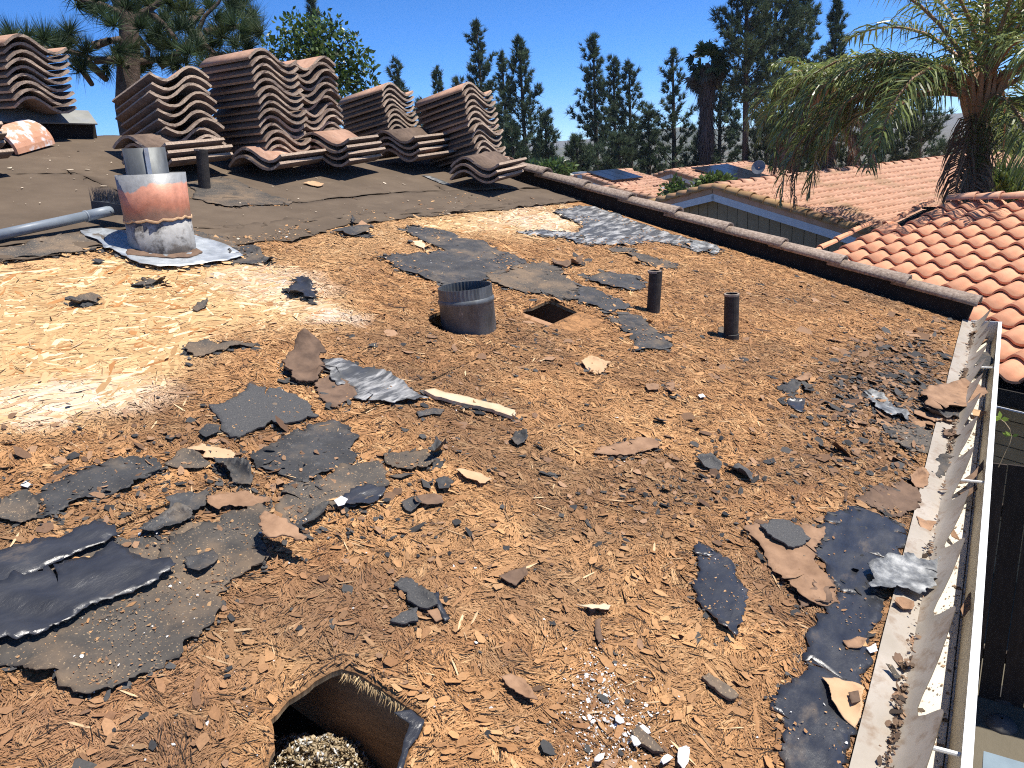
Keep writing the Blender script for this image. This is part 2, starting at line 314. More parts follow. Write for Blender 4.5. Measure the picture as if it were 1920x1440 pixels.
# paint peeled on the chimney pipe, driven by height with a ragged noise edge
def banded(name, bands, nscale, namp, rough=.6, metal=0., extra=None):
    Mt = bpy.data.materials.new(name); Mt.use_nodes = True; nt = Mt.node_tree; b = nt.nodes['Principled BSDF']
    tc = nt.nodes.new('ShaderNodeTexCoord'); sp = nt.nodes.new('ShaderNodeSeparateXYZ'); nt.links.new(tc.outputs['Object'], sp.inputs[0])
    nz = _noise(nt, tc.outputs['Object'], nscale, 6, .6)
    a = nt.nodes.new('ShaderNodeMath'); a.operation = 'MULTIPLY_ADD'; nt.links.new(nz, a.inputs[0]); a.inputs[1].default_value = namp
    nt.links.new(sp.outputs[2], a.inputs[2])
    c = _ramp(nt, a.outputs[0], bands)
    n2 = _ramp(nt, _noise(nt, tc.outputs['Object'], 45, 6), [(.3, .78), (.7, 1.15)]); c = _mix(nt, c, n2, 1., 'MULTIPLY')
    if extra: c = _mix(nt, c, extra[3], _ramp(nt, _noise(nt, tc.outputs['Object'], extra[0], 8, .65), [(extra[1], 0.), (extra[2], 1.)]))
    nt.links.new(c, b.inputs['Base Color']); b.inputs['Roughness'].default_value = rough; b.inputs['Metallic'].default_value = metal
    bn = nt.nodes.new('ShaderNodeBump'); bn.inputs['Strength'].default_value = .4; bn.inputs['Distance'].default_value = .002
    nt.links.new(_noise(nt, tc.outputs['Object'], 50, 8, .7), bn.inputs['Height']); nt.links.new(bn.outputs[0], b.inputs['Normal'])
    return Mt

# ------------------------------------------------------------------ torn sheets lying on the deck
def frac_edge(P, jag, step, rng):
    """polygon (n,2) in metres -> ragged closed outline"""
    out = []
    n = len(P)
    for i in range(n):
        a = P[i]; b = P[(i + 1) % n]; L = np.linalg.norm(b - a); k = max(1, int(L / step))
        d = (b - a) / (L + 1e-9); nn = np.array([-d[1], d[0]])
        off = np.zeros(k + 1); amp = jag * min(1, L / .08)
        lev = max(1, int(math.log2(k)) + 1)
        t = np.linspace(0, 1, k + 1)
        for q in range(lev):
            m_ = 2 ** (q + 1); kn = np.concatenate([[0], rng.normal(0, 1, m_ - 1), [0]])
            off += amp / (1.5 ** q) * np.interp(t * m_, np.arange(m_ + 1), kn)
        for j in range(k): out.append(a + (b - a) * t[j] + nn * off[j] * .6)
    return np.array(out)
def inside(P, x, y):
    x = np.asarray(x); r = np.zeros(x.shape, bool); n = len(P)
    for i in range(n):
        x1, y1 = P[i]; x2, y2 = P[(i + 1) % n]
        c = ((y1 > y) != (y2 > y)); xi = (x2 - x1) * (y - y1) / ((y2 - y1) + 1e-12) + x1
        r ^= c & (x < xi)
    return r
def edge_dist(P, x, y):
    d = np.full(np.shape(x), 1e9); n = len(P)
    for i in range(n):
        a = P[i]; b = P[(i + 1) % n]; ab = b - a; L = ab @ ab + 1e-12
        t = np.clip(((x - a[0]) * ab[0] + (y - a[1]) * ab[1]) / L, 0, 1)
        d = np.minimum(d, np.hypot(x - a[0] - t * ab[0], y - a[1] - t * ab[1]))
    return d
def triangulate(outlines, step, rng):
    V = []; E = []
    for O in outlines:
        s = len(V); V += [tuple(p) for p in O]; E += [(s + i, s + (i + 1) % len(O)) for i in range(len(O))]
    lo = outlines[0].min(0); hi = outlines[0].max(0)
    gx, gy = np.meshgrid(np.arange(lo[0], hi[0], step), np.arange(lo[1], hi[1], step))
    gx = gx.ravel() + rng.uniform(-.3, .3, gx.size) * step; gy = gy.ravel() + rng.uniform(-.3, .3, gy.size) * step
    k = inside(outlines[0], gx, gy)
    for H in outlines[1:]: k &= ~inside(H, gx, gy)
    gx, gy = gx[k], gy[k]
    if len(gx):
        d = np.full(len(gx), 1e9)
        for O in outlines: d = np.minimum(d, edge_dist(O, gx, gy))
        k = d > step * .45; V += list(zip(gx[k].tolist(), gy[k].tolist()))
    r = delaunay_2d_cdt([Vector((float(x), float(y))) for x, y in V], E, [], 1, 1e-6)
    P = np.array([(p.x, p.y) for p in r[0]]); F = np.array([f for f in r[2] if len(f) == 3], int)
    if len(F):
        cx = P[F].mean(1); k = inside(outlines[0], cx[:, 0], cx[:, 1])
        for H in outlines[1:]: k &= ~inside(H, cx[:, 0], cx[:, 1])
        F = F[k]
        a = P[F]; ar = (a[:, 1, 0] - a[:, 0, 0]) * (a[:, 2, 1] - a[:, 0, 1]) - (a[:, 1, 1] - a[:, 0, 1]) * (a[:, 2, 0] - a[:, 0, 0])
        F[ar < 0] = F[ar < 0][:, ::-1]; F = F[np.abs(ar) > 1e-12]
    return P, F
def solid(P3, F, nrm, thick):
    """close a triangulated surface with an offset underside and side walls"""
    n = len(P3); V = np.concatenate([P3, P3 - nrm * thick])
    edges = {}
    for f in F:
        for a, b in ((f[0], f[1]), (f[1], f[2]), (f[2], f[0])): edges[(int(a), int(b))] = 1
    faces = [list(map(int, f)) for f in F] + [[int(f[2]) + n, int(f[1]) + n, int(f[0]) + n] for f in F]
    side = [[b, a, a + n, b + n] for (a, b) in edges if (b, a) not in edges]
    return V, faces, side
FELT_POLYS = []      # outlines (u,v) of larger sheets, so that loose chips know what they lie on
def sheet(name, px, mt, h=.008, amp=.003, wl=.12, curl=.006, jag=.011, step=None, thick=.0014, lift=(), label=None, cat=None, group=None,
          seed=0, inuv=False, cover=True, tears=6, edge_mat=None, ridges=None, parent=None):
    rng = np.random.default_rng(seed + len(px) * 7 + int(abs(px[0][0])) ); h = h * .58 + .001; amp *= .75; curl *= .8
    P = np.array(px, float) if inuv else np.array([UV(x, y, h) for x, y in px])
    size = np.ptp(P, axis=0).max()
    if ridges is None and size > .16 and thick < .003 and mt.name in ('black_felt', 'dusty_felt', 'shiny_felt', 'bleached_felt'): ridges = (.05, .0018, .45 + rng.normal(0, .25))
    if step is None: step = min(max(size / 20, .006), .014 if ridges else .03)
    O = frac_edge(P, jag * 1.2 * min(1, size / .17), max(step * .4, .0035), rng)
    if tears and size > .12:                             # narrow rips running in from the edge
        for q in range(max(1, int(size * tears))):
            i = int(rng.integers(2, len(O) - 3)); c0 = O.mean(0); t_ = O[i + 1] - O[i - 1]; t_ /= np.linalg.norm(t_) + 1e-9
            d_ = np.array([-t_[1], t_[0]]); tip = O[i] + d_ * .02
            if not inside(O, np.array([tip[0]]), np.array([tip[1]]))[0]: d_ = -d_
            L_ = rng.uniform(.025, .09) * min(1, size / .4); mid_ = O[i] + d_ * L_ * .5 + t_ * rng.normal(0, .012)
            e_ = O[i] + d_ * L_ + t_ * rng.normal(0, .03)
            if inside(O, np.array([e_[0], mid_[0]]), np.array([e_[1], mid_[1]])).all():
                O = np.concatenate([O[:i], [O[i] - t_ * .004], [mid_ - t_ * .002], [e_], [mid_ + t_ * .002], [O[i] + t_ * .004], O[i + 1:]])
    Q, F = triangulate([O], step, rng)
    if len(F) == 0: return None
    x, y = Q[:, 0], Q[:, 1]; s = int(rng.integers(1000))
    d = edge_dist(O, x, y)
    z = h + amp * 2 * (fbm(x / wl, y / wl, s, 4) - .4)
    if ridges:                                           # long soft folds in one direction: (wavelength, height, angle)
        wv, ra, an = ridges; c_, s_ = math.cos(an), math.sin(an)
        xx = x * c_ + y * s_; yy = -x * s_ + y * c_
        z = z + ra * (fbm(xx / wv, yy / (wv * 4), s + 5, 3) - .4) * 2 * np.clip(d / .03, 0, 1)
    e = np.clip(1 - d / (.06 * size + .012), 0, 1) ** 2
    z = z + curl * e * np.clip(vn(x / .055, y / .055, s + 9) * 2.2 - .75, -.1, 1.4)
    for (lx, ly, lh, lr) in lift:
        c = UV(lx, ly, h) if not inuv else np.array([lx, ly]); q = np.hypot(x - c[0], y - c[1]) / lr
        z = z + lh * np.clip(1 - q, 0, 1) ** 1.5
    z = np.maximum(z, .003)
    P3 = x[:, None] * EU + y[:, None] * EV + z[:, None] * NRM
    V, fa, si = solid(P3, F, NRM, thick)
    mats = [mt] + ([edge_mat] if edge_mat else [])
    if parent is None:
        loc = V.mean(0); V = V - loc
    else: loc = None; V = V - root_loc(parent)
    me = mesh_from(V, fa + si, name); o = link(me, name, mats, parent, loc)
    sm = np.zeros(len(me.polygons), bool); sm[:len(fa)] = True; me.polygons.foreach_set('use_smooth', sm)
    if edge_mat: me.polygons.foreach_set('material_index', [0] * len(fa) + [1] * len(si))
    tag(o, label, cat, group)
    if cover and size > .1: FELT_POLYS.append(O)
    return o
def blob(cx, cy, rx, ry, ang=0, n=9, seed=0, spike=.35):
    r = random.Random(seed * 131 + int(cx) * 7 + int(cy)); a = rad(ang); out = []
    for k in range(n):
        t = 2 * math.pi * (k + r.uniform(-.3, .3)) / n; q = 1 + r.uniform(-spike, spike)
        x, y = rx * q * math.cos(t), ry * q * math.sin(t); out.append((cx + x * math.cos(a) - y * math.sin(a), cy + x * math.sin(a) + y * math.cos(a)))
    return out

# ------------------------------------------------------------------ ground and hills
def grid_mesh(name, xs, ys, zf, mt, kind):
    X, Y = np.meshgrid(xs, ys); Z = zf(X, Y); nx, ny = len(xs), len(ys)
    V = np.stack([X.ravel(), Y.ravel(), Z.ravel()], 1)
    i = np.arange(nx - 1)[None, :] + np.arange(ny - 1)[:, None] * nx
    F = np.stack([i, i + 1, i + 1 + nx, i + nx], -1).reshape(-1, 4)
    o = link(mesh_from(V, F, name), name, mt, smooth=True); tag(o, kind=kind); return o
gs = np.concatenate([np.linspace(-4000, -60, 12), np.linspace(-50, 110, 60), np.linspace(130, 5000, 14)])
grid_mesh('ground', gs, gs, lambda X, Y: GZ + .25 * (fbm(X / 9, Y / 9, 3) - .5) - 0.03 * np.clip(np.hypot(X, Y) - 60, 0, 500), M['ground'], 'structure')
def hill(name, px0, px1, dist, tops, seed, label_mat):
    """ridge line seen from the roof: tops = [(px, py)]"""
    tops = np.array(tops, float); xs = np.linspace(px0, px1, 60); V = []; nr = 14
    for j in range(nr):
        t = j / (nr - 1); d = dist * (.62 + .38 * t)
        for x in xs:
            yt = np.interp(x, tops[:, 0], tops[:, 1]); P = W(x, yt, dist); zt = P[2]
            Q = W(x, yt, d); z = -25 + (zt + 25) * t ** .8 + dist * .012 * (fbm(x / 60 + seed, t * 4, seed, 5) - .5) * (.3 + t)
            V.append((Q[0], Q[1], z))
    for x in xs:
        Q = W(x, 300, dist * 1.3); V.append((Q[0], Q[1], -40))
    n = len(xs); F = [(i + j * n, i + 1 + j * n, i + 1 + (j + 1) * n, i + (j + 1) * n) for j in range(nr) for i in range(n - 1)]
    o = link(mesh_from(np.array(V), F, name), name, label_mat, smooth=True); tag(o, kind='structure'); return o
hill('hill', 600, 1900, 900, [(600, 300), (900, 290), (1040, 272), (1150, 262), (1230, 250), (1290, 236), (1340, 238), (1450, 252), (1900, 250)], 5, M['hill'])
hill('hill', 500, 2000, 420, [(500, 330), (900, 315), (1050, 292), (1200, 285), (1350, 290), (1500, 280), (2000, 280)], 11, M['hill'])

# ------------------------------------------------------------------ the house being stripped
house = empty('house', (2.2, 2.4, GZ), 'low house whose stripped roof of bare weathered boards fills the foreground', 'house')
RA = UV(1800, 602); RB = UV(985, 345); VR = 4.9
def rake_u(v): return RA[0] + (RB[0] - RA[0]) * (v - RA[1]) / (RB[1] - RA[1])
BIGHOLE = np.array([UV(*p) for p in [(508, 1345), (542, 1308), (590, 1274), (622, 1256), (641, 1250), (668, 1257), (700, 1278), (742, 1306), (780, 1330), (797, 1352), (786, 1376), (768, 1400), (757, 1440), (745, 1490), (720, 1540), (560, 1540), (515, 1480), (503, 1430), (516, 1400)]])
SQHOLE = np.array([UV(*p) for p in [(980, 578), (998, 575), (1017, 566), (1030, 561), (1052, 569), (1076, 580), (1104, 590), (1132, 600), (1109, 612), (1086, 617), (1060, 625), (1046, 618), (1017, 608), (996, 598), (982, 591)]])
VC = UV(868, 604)
VENTHOLE = np.array([[VC[0] + .130 * math.cos(t), VC[1] + .126 * math.sin(t)] for t in np.linspace(0, 2 * math.pi, 26)[:-1]])
HOLES = [BIGHOLE, SQHOLE, VENTHOLE]

def poly_mask(poly, soft):
    P = np.array(poly, float)
    def f(x, y):
        ins = inside(P, x, y); d = edge_dist(P, x, y); return np.clip(.5 + np.where(ins, d, -d) / (2 * soft), 0, 1)
    return f
_F1 = poly_mask([(-300, 500), (60, 485), (190, 465), (420, 475), (500, 492), (590, 528), (660, 580), (640, 605), (520, 605), (420, 640), (335, 680), (305, 730), (190, 775), (80, 800), (-300, 830)], 34)
_F2 = poly_mask([(770, 412), (880, 398), (1050, 385), (1110, 410), (1060, 440), (990, 447), (900, 440), (800, 436)], 16)
_F3 = poly_mask([(560, 445), (720, 418), (820, 425), (800, 475), (700, 470), (600, 520)], 50)
WHITE = [(560, 545, 80, 26, .7), (625, 588, 60, 16, .95), (480, 525, 90, 22, .5), (120, 742, 190, 34, .75), (240, 735, 60, 22, .6), (40, 780, 80, 22, .6), (1010, 412, 80, 22, .7), (940, 420, 70, 14, .3)]
DARK = [(1640, 700, 120, 60, .8), (1720, 690, 70, 80, .7), (1590, 760, 90, 40, .7), (1100, 955, 90, 30, .6), (1020, 985, 60, 45, .65), (1260, 895, 70, 26, .6), (1330, 930, 80, 34, .55), (1500, 880, 110, 55, .6),
        (1640, 860, 90, 90, .55), (760, 640, 180, 50, .5), (1420, 680, 90, 40, .4), (400, 810, 190, 40, .5), (250, 780, 160, 26, .55), (60, 1350, 220, 80, .35), (1480, 790, 60, 40, .4), (900, 690, 140, 30, .4),
        (1230, 700, 120, 30, .35), (1000, 830, 90, 40, .35), (1650, 1000, 120, 160, .6), (1240, 1410, 160, 60, .35), (960, 1240, 60, 30, .5), (1330, 1100, 60, 90, .35), (700, 1380, 30, 60, .4), (330, 760, 60, 60, .45), (1480, 560, 200, 30, .3)]
RED = [(120, 1370, 260, 90, .8), (620, 1180, 180, 60, .35), (330, 1280, 160, 60, .6), (950, 1120, 200, 120, .25), (1450, 1050, 100, 120, .4), (560, 1110, 160, 70, .4)]
LIGHT = [(480, 1240, 150, 70, .55), (900, 1020, 200, 90, .45), (1000, 1100, 220, 120, .4), (1300, 1240, 140, 120, .3), (640, 700, 200, 60, .0), (780, 1010, 130, 60, .5), (680, 430, 120, 22, .6), (1180, 500, 220, 26, .35), (1180, 800, 160, 60, .3), (560, 600, 120, 30, .35), (1010, 880, 180, 60, .25)]
def blobs(L, x, y):
    r = np.zeros(np.shape(x))
    for cx, cy, rx, ry, s in L: r = np.maximum(r, s * np.clip(1.35 - np.hypot((x - cx) / rx, (y - cy) / ry), 0, 1))
    return np.clip(r, 0, 1)
def zones(u, v):
    """stain maps of the deck: fresh board, bleaching, dark rot, red-brown, pale"""
    x, y, _ = PXuv(u, v)
    n = fbm(u * 3, v * 3, 21, 5) - .5; n2 = fbm(u * 9, v * 9, 5, 4) - .5
    wx = x + 90 * n * np.clip((y - 250) / 400, .3, 2); wy = y + 40 * n2
    fr = np.maximum(np.maximum(_F1(wx, wy), _F2(x + 30 * n, y + 16 * n2)), .45 * _F3(wx, wy))
    da = np.maximum(blobs(DARK, wx, wy), np.clip((fbm(u * 2.2, v * 2.2, 77, 5) - .57) * 4, 0, .6)) * (1 - fr)
    return fr, blobs(WHITE, wx, wy + 14 * n2), da, blobs(RED, wx, wy) * (1 - fr), blobs(LIGHT, wx, wy)
def lerp(a, b, t): return a + (b - a) * t[:, None]
A = np.array
def weathered_col(u, v, r, q):
    fr, wh, da, rd, li = zones(u, v)
    base = lerp(np.tile(A([.21, .098, .040]), (len(u), 1)), A([.53, .283, .120]), r)
    base = lerp(base, A([.62, .39, .19]), np.clip((q - .64) * 3, 0, 1) * .7)
    base = lerp(base, A([.085, .048, .028]), np.clip((.20 - q) * 6, 0, 1))
    base = lerp(base, A([.58, .345, .16]), li * .5)
    base = lerp(base, A([.30, .155, .085]), rd * .6)
    base = lerp(base, A([.058, .043, .034]), da * (.45 + .5 * r))
    base = lerp(base, A([.62, .40, .20]), fr * .85)
    base = lerp(base, A([.70, .63, .54]), wh * (.35 + .6 * q))
    return base

PAN_V = [0., 1.43, 2.65, 3.87, VR]
PAN_U = [[-1.9, -.71, 1.73, 4.17, 9], [-1.9, .52, 2.96, 9], [-1.9, -.71, 1.73, 4.17, 9], [-1.9, .52, 2.96, 9]]
for k in range(4):
    for a, b in zip(PAN_U[k][:-1], PAN_U[k][1:]):
        v0, v1 = PAN_V[k] + .004, PAN_V[k + 1] - .004
        if a > rake_u(v0): continue
        g = .004
        O = np.array([(a + g, v0), (min(b - g, rake_u(v0)), v0), (min(b - g, rake_u(v1)), v1), (a + g, v1)])
        rng = np.random.default_rng(k * 10 + int(abs(a) * 3))
        O2 = frac_edge(O, .0025, .03, rng)
        outl = [O2]; hs = [H for H in HOLES if inside(O, *H.mean(0)[:, None])[0]]
        for H in hs: outl.append(frac_edge(H, .005, .012, rng)[::-1])
        st = .03 if k < 2 else .06
        Q, F = triangulate(outl, st, rng)
        x, y = Q[:, 0], Q[:, 1]
        z = .0012 * (fbm(x * 6, y * 6, 4, 4) - .8)
        for H in hs:                                   # swollen, sagging rim at the holes
            d = edge_dist(H, x, y); z = z - .005 * np.clip(1 - d / .03, 0, 1)
        P3 = x[:, None] * EU + y[:, None] * EV + z[:, None] * NRM
        Vv, fa, si = solid(P3, F, NRM, .013); rl = np.array(house.location)
        me = mesh_from(Vv - rl, fa + si, 'osb_panel')
        c = weathered_col(x, y, np.full(len(x), .42), np.full(len(x), .5)) * (.86 + .28 * fbm(x * 14, y * 14, 31, 3))[:, None]
        setcol(me, np.concatenate([c, np.tile(A([.5, .34, .18]), (len(c), 1))]), 'POINT')
        sm = np.zeros(len(me.polygons), bool); sm[:len(fa)] = True; me.polygons.foreach_set('use_smooth', sm)
        link(me, 'osb_panel', M['deck'], house)
# back slope beyond the ridge
mb = MB(); e0 = deck(-1.9, VR, -.02); e1 = deck(rake_u(VR), VR, -.02); dn = np.array([0, 2.6, -2.6 * math.tan(SLOPE)])
mb.add([e0, e1, e1 + dn, e0 + dn, e0 - NRM * .02, e1 - NRM * .02, e1 + dn - NRM * .02, e0 + dn - NRM * .02], [(0, 1, 2, 3), (7, 6, 5, 4), (0, 4, 5, 1), (1, 5, 6, 2), (2, 6, 7, 3), (3, 7, 4, 0)])
mb.build('back_slope', M['brownfelt'], house)
# rafters, attic floor, walls, fascia
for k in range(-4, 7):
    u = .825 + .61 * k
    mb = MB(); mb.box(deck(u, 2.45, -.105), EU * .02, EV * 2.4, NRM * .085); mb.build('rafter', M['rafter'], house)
mb = MB(); mb.box(deck(1.2, 2.6, -.62), EU * 3.3, EV * 2.5, NRM * .01); mb.build('attic_floor', M['attic_dark'], house)
mb = MB()
mb.box((1.3, 2.4 + .2, (GZ - .35) / 2 - .1), (3.0, 0, 0), (0, 2.25, 0), (0, 0, -(GZ + .35) / 2)); mb.build('wall', M['stucco'], house)
mb = MB(); mb.box(deck(1.35, .012, -.115) + A([0, -.004, 0]), EU * 3.22, (0, .01, 0), (0, 0, .1)); mb.build('fascia', M['darkwood'], house)
# vent screen and blocking seen down the square hole
cS = SQHOLE.mean(0)
mb = MB(); u0 = SQHOLE[:, 0].max() + .02
mb.box(deck(u0 + .03, cS[1] + .03, -.10), EU * .012, EV * .30, NRM * .085); mb.build('blocking', M['rafter'], house)
mb = MB()
for i in range(6):
    mb.box(deck(u0 + .014, cS[1] - .085, -.05 - i * .016), EU * .003, EV * .1, NRM * .0035)
for j in range(9):
    mb.box(deck(u0 + .012, cS[1] - .085 + (j - 4) * .024, -.09), EU * .003, EV * .004, NRM * .05)
mb.build('vent_screen', M['greymetal'], house)
mb = MB(); mb.box(deck(2.95, cS[1] - .02, -.26), EU * .22 + EV * .06, EV * .03, NRM * .03); mb.build('brace', M['rafter'], house)

# rake: board, then overlapping barrel tiles
def rake_pt(v, du=0, h=0): return deck(rake_u(v) + du, v, h)
rd = deck(RB[0], RB[1]) - deck(RA[0], RA[1]); rl_ = np.linalg.norm(rd); rd /= rl_; rs = np.cross(rd, NRM); rs /= np.linalg.norm(rs); rs *= np.sign(rs @ EU)
mb = MB(); a, b = rake_pt(.02, .05), rake_pt(VR, .05); mid = (a + b) / 2
mb.box(mid + NRM * -.01, rd * np.linalg.norm(b - a) / 2, rs * .02, NRM * .098); mb.build('rake_board', M['darkwood'], house)
mb = MB(); mb.box(mid + rs * .045 - NRM * .12, rd * np.linalg.norm(b - a) / 2, rs * .012, NRM * .10); mb.build('barge_board', M['darkwood'], house)
def half_barrel(L, r0, r1, th, n=9, a0=-8, a1=188, sag=0.):
    """barrel tile along +x from x=0 (wide, low end) to x=L; up = z"""
    V = []; F = []
    for i, (x, r) in enumerate(((0, r0), (L, r1))):
        for rr in (r, r - th):
            for j in range(n):
                t = rad(a0 + (a1 - a0) * j / (n - 1)); V.append((x, -rr * math.cos(t), rr * math.sin(t)))
    o0, i0, o1, i1 = 0, n, 2 * n, 3 * n
    for j in range(n - 1):
        F += [(o0 + j, o0 + j + 1, o1 + j + 1, o1 + j), (i0 + j + 1, i0 + j, i1 + j, i1 + j + 1), (o0 + j + 1, o0 + j, i0 + j, i0 + j + 1), (o1 + j, o1 + j + 1, i1 + j + 1, i1 + j)]
    F += [(o0, o1, i1, i0), (o1 + n - 1, o0 + n - 1, i0 + n - 1, i1 + n - 1)]
    return V, F
bv, bf = half_barrel(.43, .068, .056, .015); bv = [(a_, b_, c_ * .62 + .018) for a_, b_, c_ in bv]
bar_me = mesh_from(bv, bf, 'rake_tile'); bar_me.materials.append(M['lichen']); bar_me.polygons.foreach_set('use_smooth', [len(f) == 4 and i % 4 < 2 for i, f in enumerate(bf)])
def frame_matrix(o, x, y, z):
    return Matrix(((x[0], y[0], z[0], o[0]), (x[1], y[1], z[1], o[1]), (x[2], y[2], z[2], o[2]), (0, 0, 0, 1)))
def place(me, name, M4, parent=None):
    o = bpy.data.objects.new(name, me); COL.objects.link(o)
    if parent: o.parent = parent; M4 = Matrix.Translation(-Vector(root_loc(parent))) @ M4
    o.matrix_local = M4; return o
k = 0; v = .0
bar_red = bar_me.copy(); bar_red.materials.clear(); bar_red.materials.append(M['lichenred'])
while v < VR - .05:
    r_ = random.Random(k)
    t = rad(2.6); x = rd * math.cos(t) - NRM * math.sin(t); z = NRM * math.cos(t) + rd * math.sin(t)
    yw = rad(r_.uniform(-1, 1)); x = x * math.cos(yw) + rs * math.sin(yw); y = np.cross(z, x)
    place(bar_me if v < 2.2 or k % 3 else bar_red, 'rake_tile', frame_matrix(rake_pt(v, .055, .082 + r_.uniform(-.003, .004)), x, y, z), house)
    v += .352; k += 1
# ridge of the house: a grey capped board on the left
p0, p1 = D(-160, 262), D(188, 266)
dx = (p1 - p0); Lr = np.linalg.norm(dx); dx /= Lr; sy = np.cross([0, 0, 1.], dx); sy /= np.linalg.norm(sy); up = np.cross(dx, sy)
mb = MB(); mb.box((p0 + p1) / 2 + sy * .06 + up * .055, dx * Lr / 2, sy * .02, up * .062); mb.build('ridge_board', M['darkwood'], house)
mb = MB()
q = rad(-34); ys = sy * math.cos(q) - up * math.sin(q); zs = np.cross(dx, ys)
mb.box((p0 + p1) / 2 + sy * .05 + up * .142, dx * (Lr / 2 - .004), ys * .075, zs * .004); mb.build('ridge_metal', M['ridgemetal'], house)

# ------------------------------------------------------------------ eave metal and gutter
GU0, GU1 = .1, 4.64
mb = MB(); us = np.linspace(GU0, GU1 - .05, 60)
V = []
for u in us:
    j = .0025 * (vn(u * 5, 0, 3) - .5)
    V += [deck(u, .046 + j, .013 + j), deck(u, .012, .0125 + j), deck(u, -.014, .009), deck(u, -.0175, .003)]
n = 4; F = [(i * n + k, i * n + k + 1, (i + 1) * n + k + 1, (i + 1) * n + k) for i in range(len(us) - 1) for k in range(3)]
P = np.array(V); mb.add(np.concatenate([P, P - NRM * .0012]), [f[::-1] for f in F] + [tuple(q + len(P) for q in f) for f in F])
drip = mb.build('drip_edge', M['guard'], house)
gut = MB()
prof = [(-.006, .002), (-.008, -.098), (-.02, -.104), (-.100, -.104), (-.112, -.05), (-.119, -.004)]
def extrude(prof, u0, u1, th, mb, mi=0, nseg=1):
    for k in range(len(prof) - 1):
        a, b = A(prof[k]), A(prof[k + 1]); d = b - a; L = np.linalg.norm(d); nn = A([-d[1], d[0]]) / L
        c = (a + b) / 2; mb.box((( u0 + u1) / 2, c[0], c[1]), ((u1 - u0) / 2, 0, 0), (0, d[0] / 2, d[1] / 2), (0, nn[0] * th / 2, nn[1] * th / 2), mi)
extrude(prof[:4], GU0, GU1, .0012, gut)
gutter = gut.build('gutter', M['gutter'], house)
mb = MB(); extrude(prof[3:], GU0, GU1, .0014, mb); mb.build('front_wall', M['guttertan'], gutter)
mb = MB(); mb.box(((GU0 + GU1) / 2, -.127, -.002), ((GU1 - GU0) / 2, 0, 0), (0, .0085, 0), (0, 0, .0055)); mb.box(((GU0 + GU1) / 2, -.1345, -.035), ((GU1 - GU0) / 2, 0, 0), (0, .001, 0), (0, 0, .028)); mb.build('rim', M['gutterrim'], gutter)
mb = MB(); mb.box((GU1 + .003, -.066, -.05), (.0025, 0, 0), (0, .07, 0), (0, 0, .056)); mb.build('end_cap', M['gutterrim'], gutter)
mb = MB(); mb.box(((GU0 + GU1) / 2, -.094, -.1025), ((GU1 - GU0) / 2, 0, 0), (0, .0012, 0), (0, 0, .0014)); mb.build('seam', M['darkwood'], gutter)
for px in [(1860, 691), (1812, 902), (1780, 1413)]:
    r = ray(*px); t = (-.02 - CAM[2]) / r[2]; u = (CAM + r * t)[0]
    mb = MB(); mb.tube([(u, .0, -.022), (u, -.118, -.016)], .0045, 8); mb.build('hanger', M['gutterrim'], gutter)
# saw-toothed guard bent up over the gutter
tips = [4.62, 4.38, 4.15, 3.89, 3.645, 3.41, 3.15, 2.886, 2.60, 2.27, 1.985, 1.66, 1.315, .98, .64]
us = []; gs_ = []
for a, b in zip(tips[:-1], tips[1:]):
    L = a - b
    for t, g in ((0, 1.0), (.03, 1.03), (.1, .99), (.25, .90), (.45, .76), (.62, .60), (.76, .44), (.86, .37), (.93, .42), (.955, .60), (.97, .80), (.985, .93)):
        us.append(a - t * L); gs_.append(g)
V = []; nt_ = 7
rr = random.Random(5)
for u, g in zip(us, gs_):
    wob = .006 * (vn(u * 3, 1., 4) - .5)
    for i in range(nt_):
        t = g * i / (nt_ - 1)
        V.append((u, -.016 - .066 * t ** .9 + wob * t, .004 + .072 * t ** 1.25 + wob * t))
V = np.array(V); F = [(i * nt_ + k, i * nt_ + k + 1, (i + 1) * nt_ + k + 1, (i + 1) * nt_ + k) for i in range(len(us) - 1) for k in range(nt_ - 1)]
mb = MB(); off = A([0, .0012, .0012]); mb.add(np.concatenate([V, V + off]), F + [tuple(q + len(V) for q in f[::-1]) for f in F])
guard = mb.build('gutter_guard', M['guard'], gutter, smooth=True)

# ------------------------------------------------------------------ felt underlayment and torn sheets
up_edge = [(-160, 508), (-40, 497), (60, 486), (120, 476), (185, 464), (240, 470), (300, 476), (370, 470), (430, 462), (500, 451), (548, 455), (590, 441), (622, 428), (700, 418), (790, 406), (890, 396), (1000, 387), (1060, 381)]
low_crack = [(1100, 371), (1000, 379), (880, 388), (760, 396), (640, 404), (560, 412), (470, 421), (400, 424), (330, 420), (240, 424), (140, 440), (60, 452), (-60, 462), (-160, 470)]
sheet('felt_paper', up_edge + low_crack, M['brownfelt'], h=.009, amp=.0015, curl=.012, jag=.012, step=.035, label='long lowest strip of brown felt along the bright bare boards, with a torn curling edge', cat='felt paper', seed=1)
v_lo = [UV(x, y, .012) for x, y in [(-160, 474), (-60, 466), (60, 456), (140, 444), (240, 428), (330, 424), (400, 428), (470, 425), (560, 416), (640, 408), (760, 400), (880, 392), (1000, 383), (1098, 375)]]
crack2 = [(-160, 330), (0, 327), (140, 323), (205, 352), (262, 372), (330, 372), (420, 372), (505, 371), (560, 380), (620, 372), (760, 360), (900, 356), (1020, 352)]
mid_top = [UV(x, y, .012) for x, y in crack2]
sheet('felt_paper', v_lo + mid_top[::-1], M['brownfelt'], h=.011, amp=.002, wl=.3, curl=.006, jag=.006, step=.045, inuv=True, label='middle strip of brown felt with the chimney pipe standing on it', cat='felt paper', seed=2)
rr_ = rake_u(4.8)
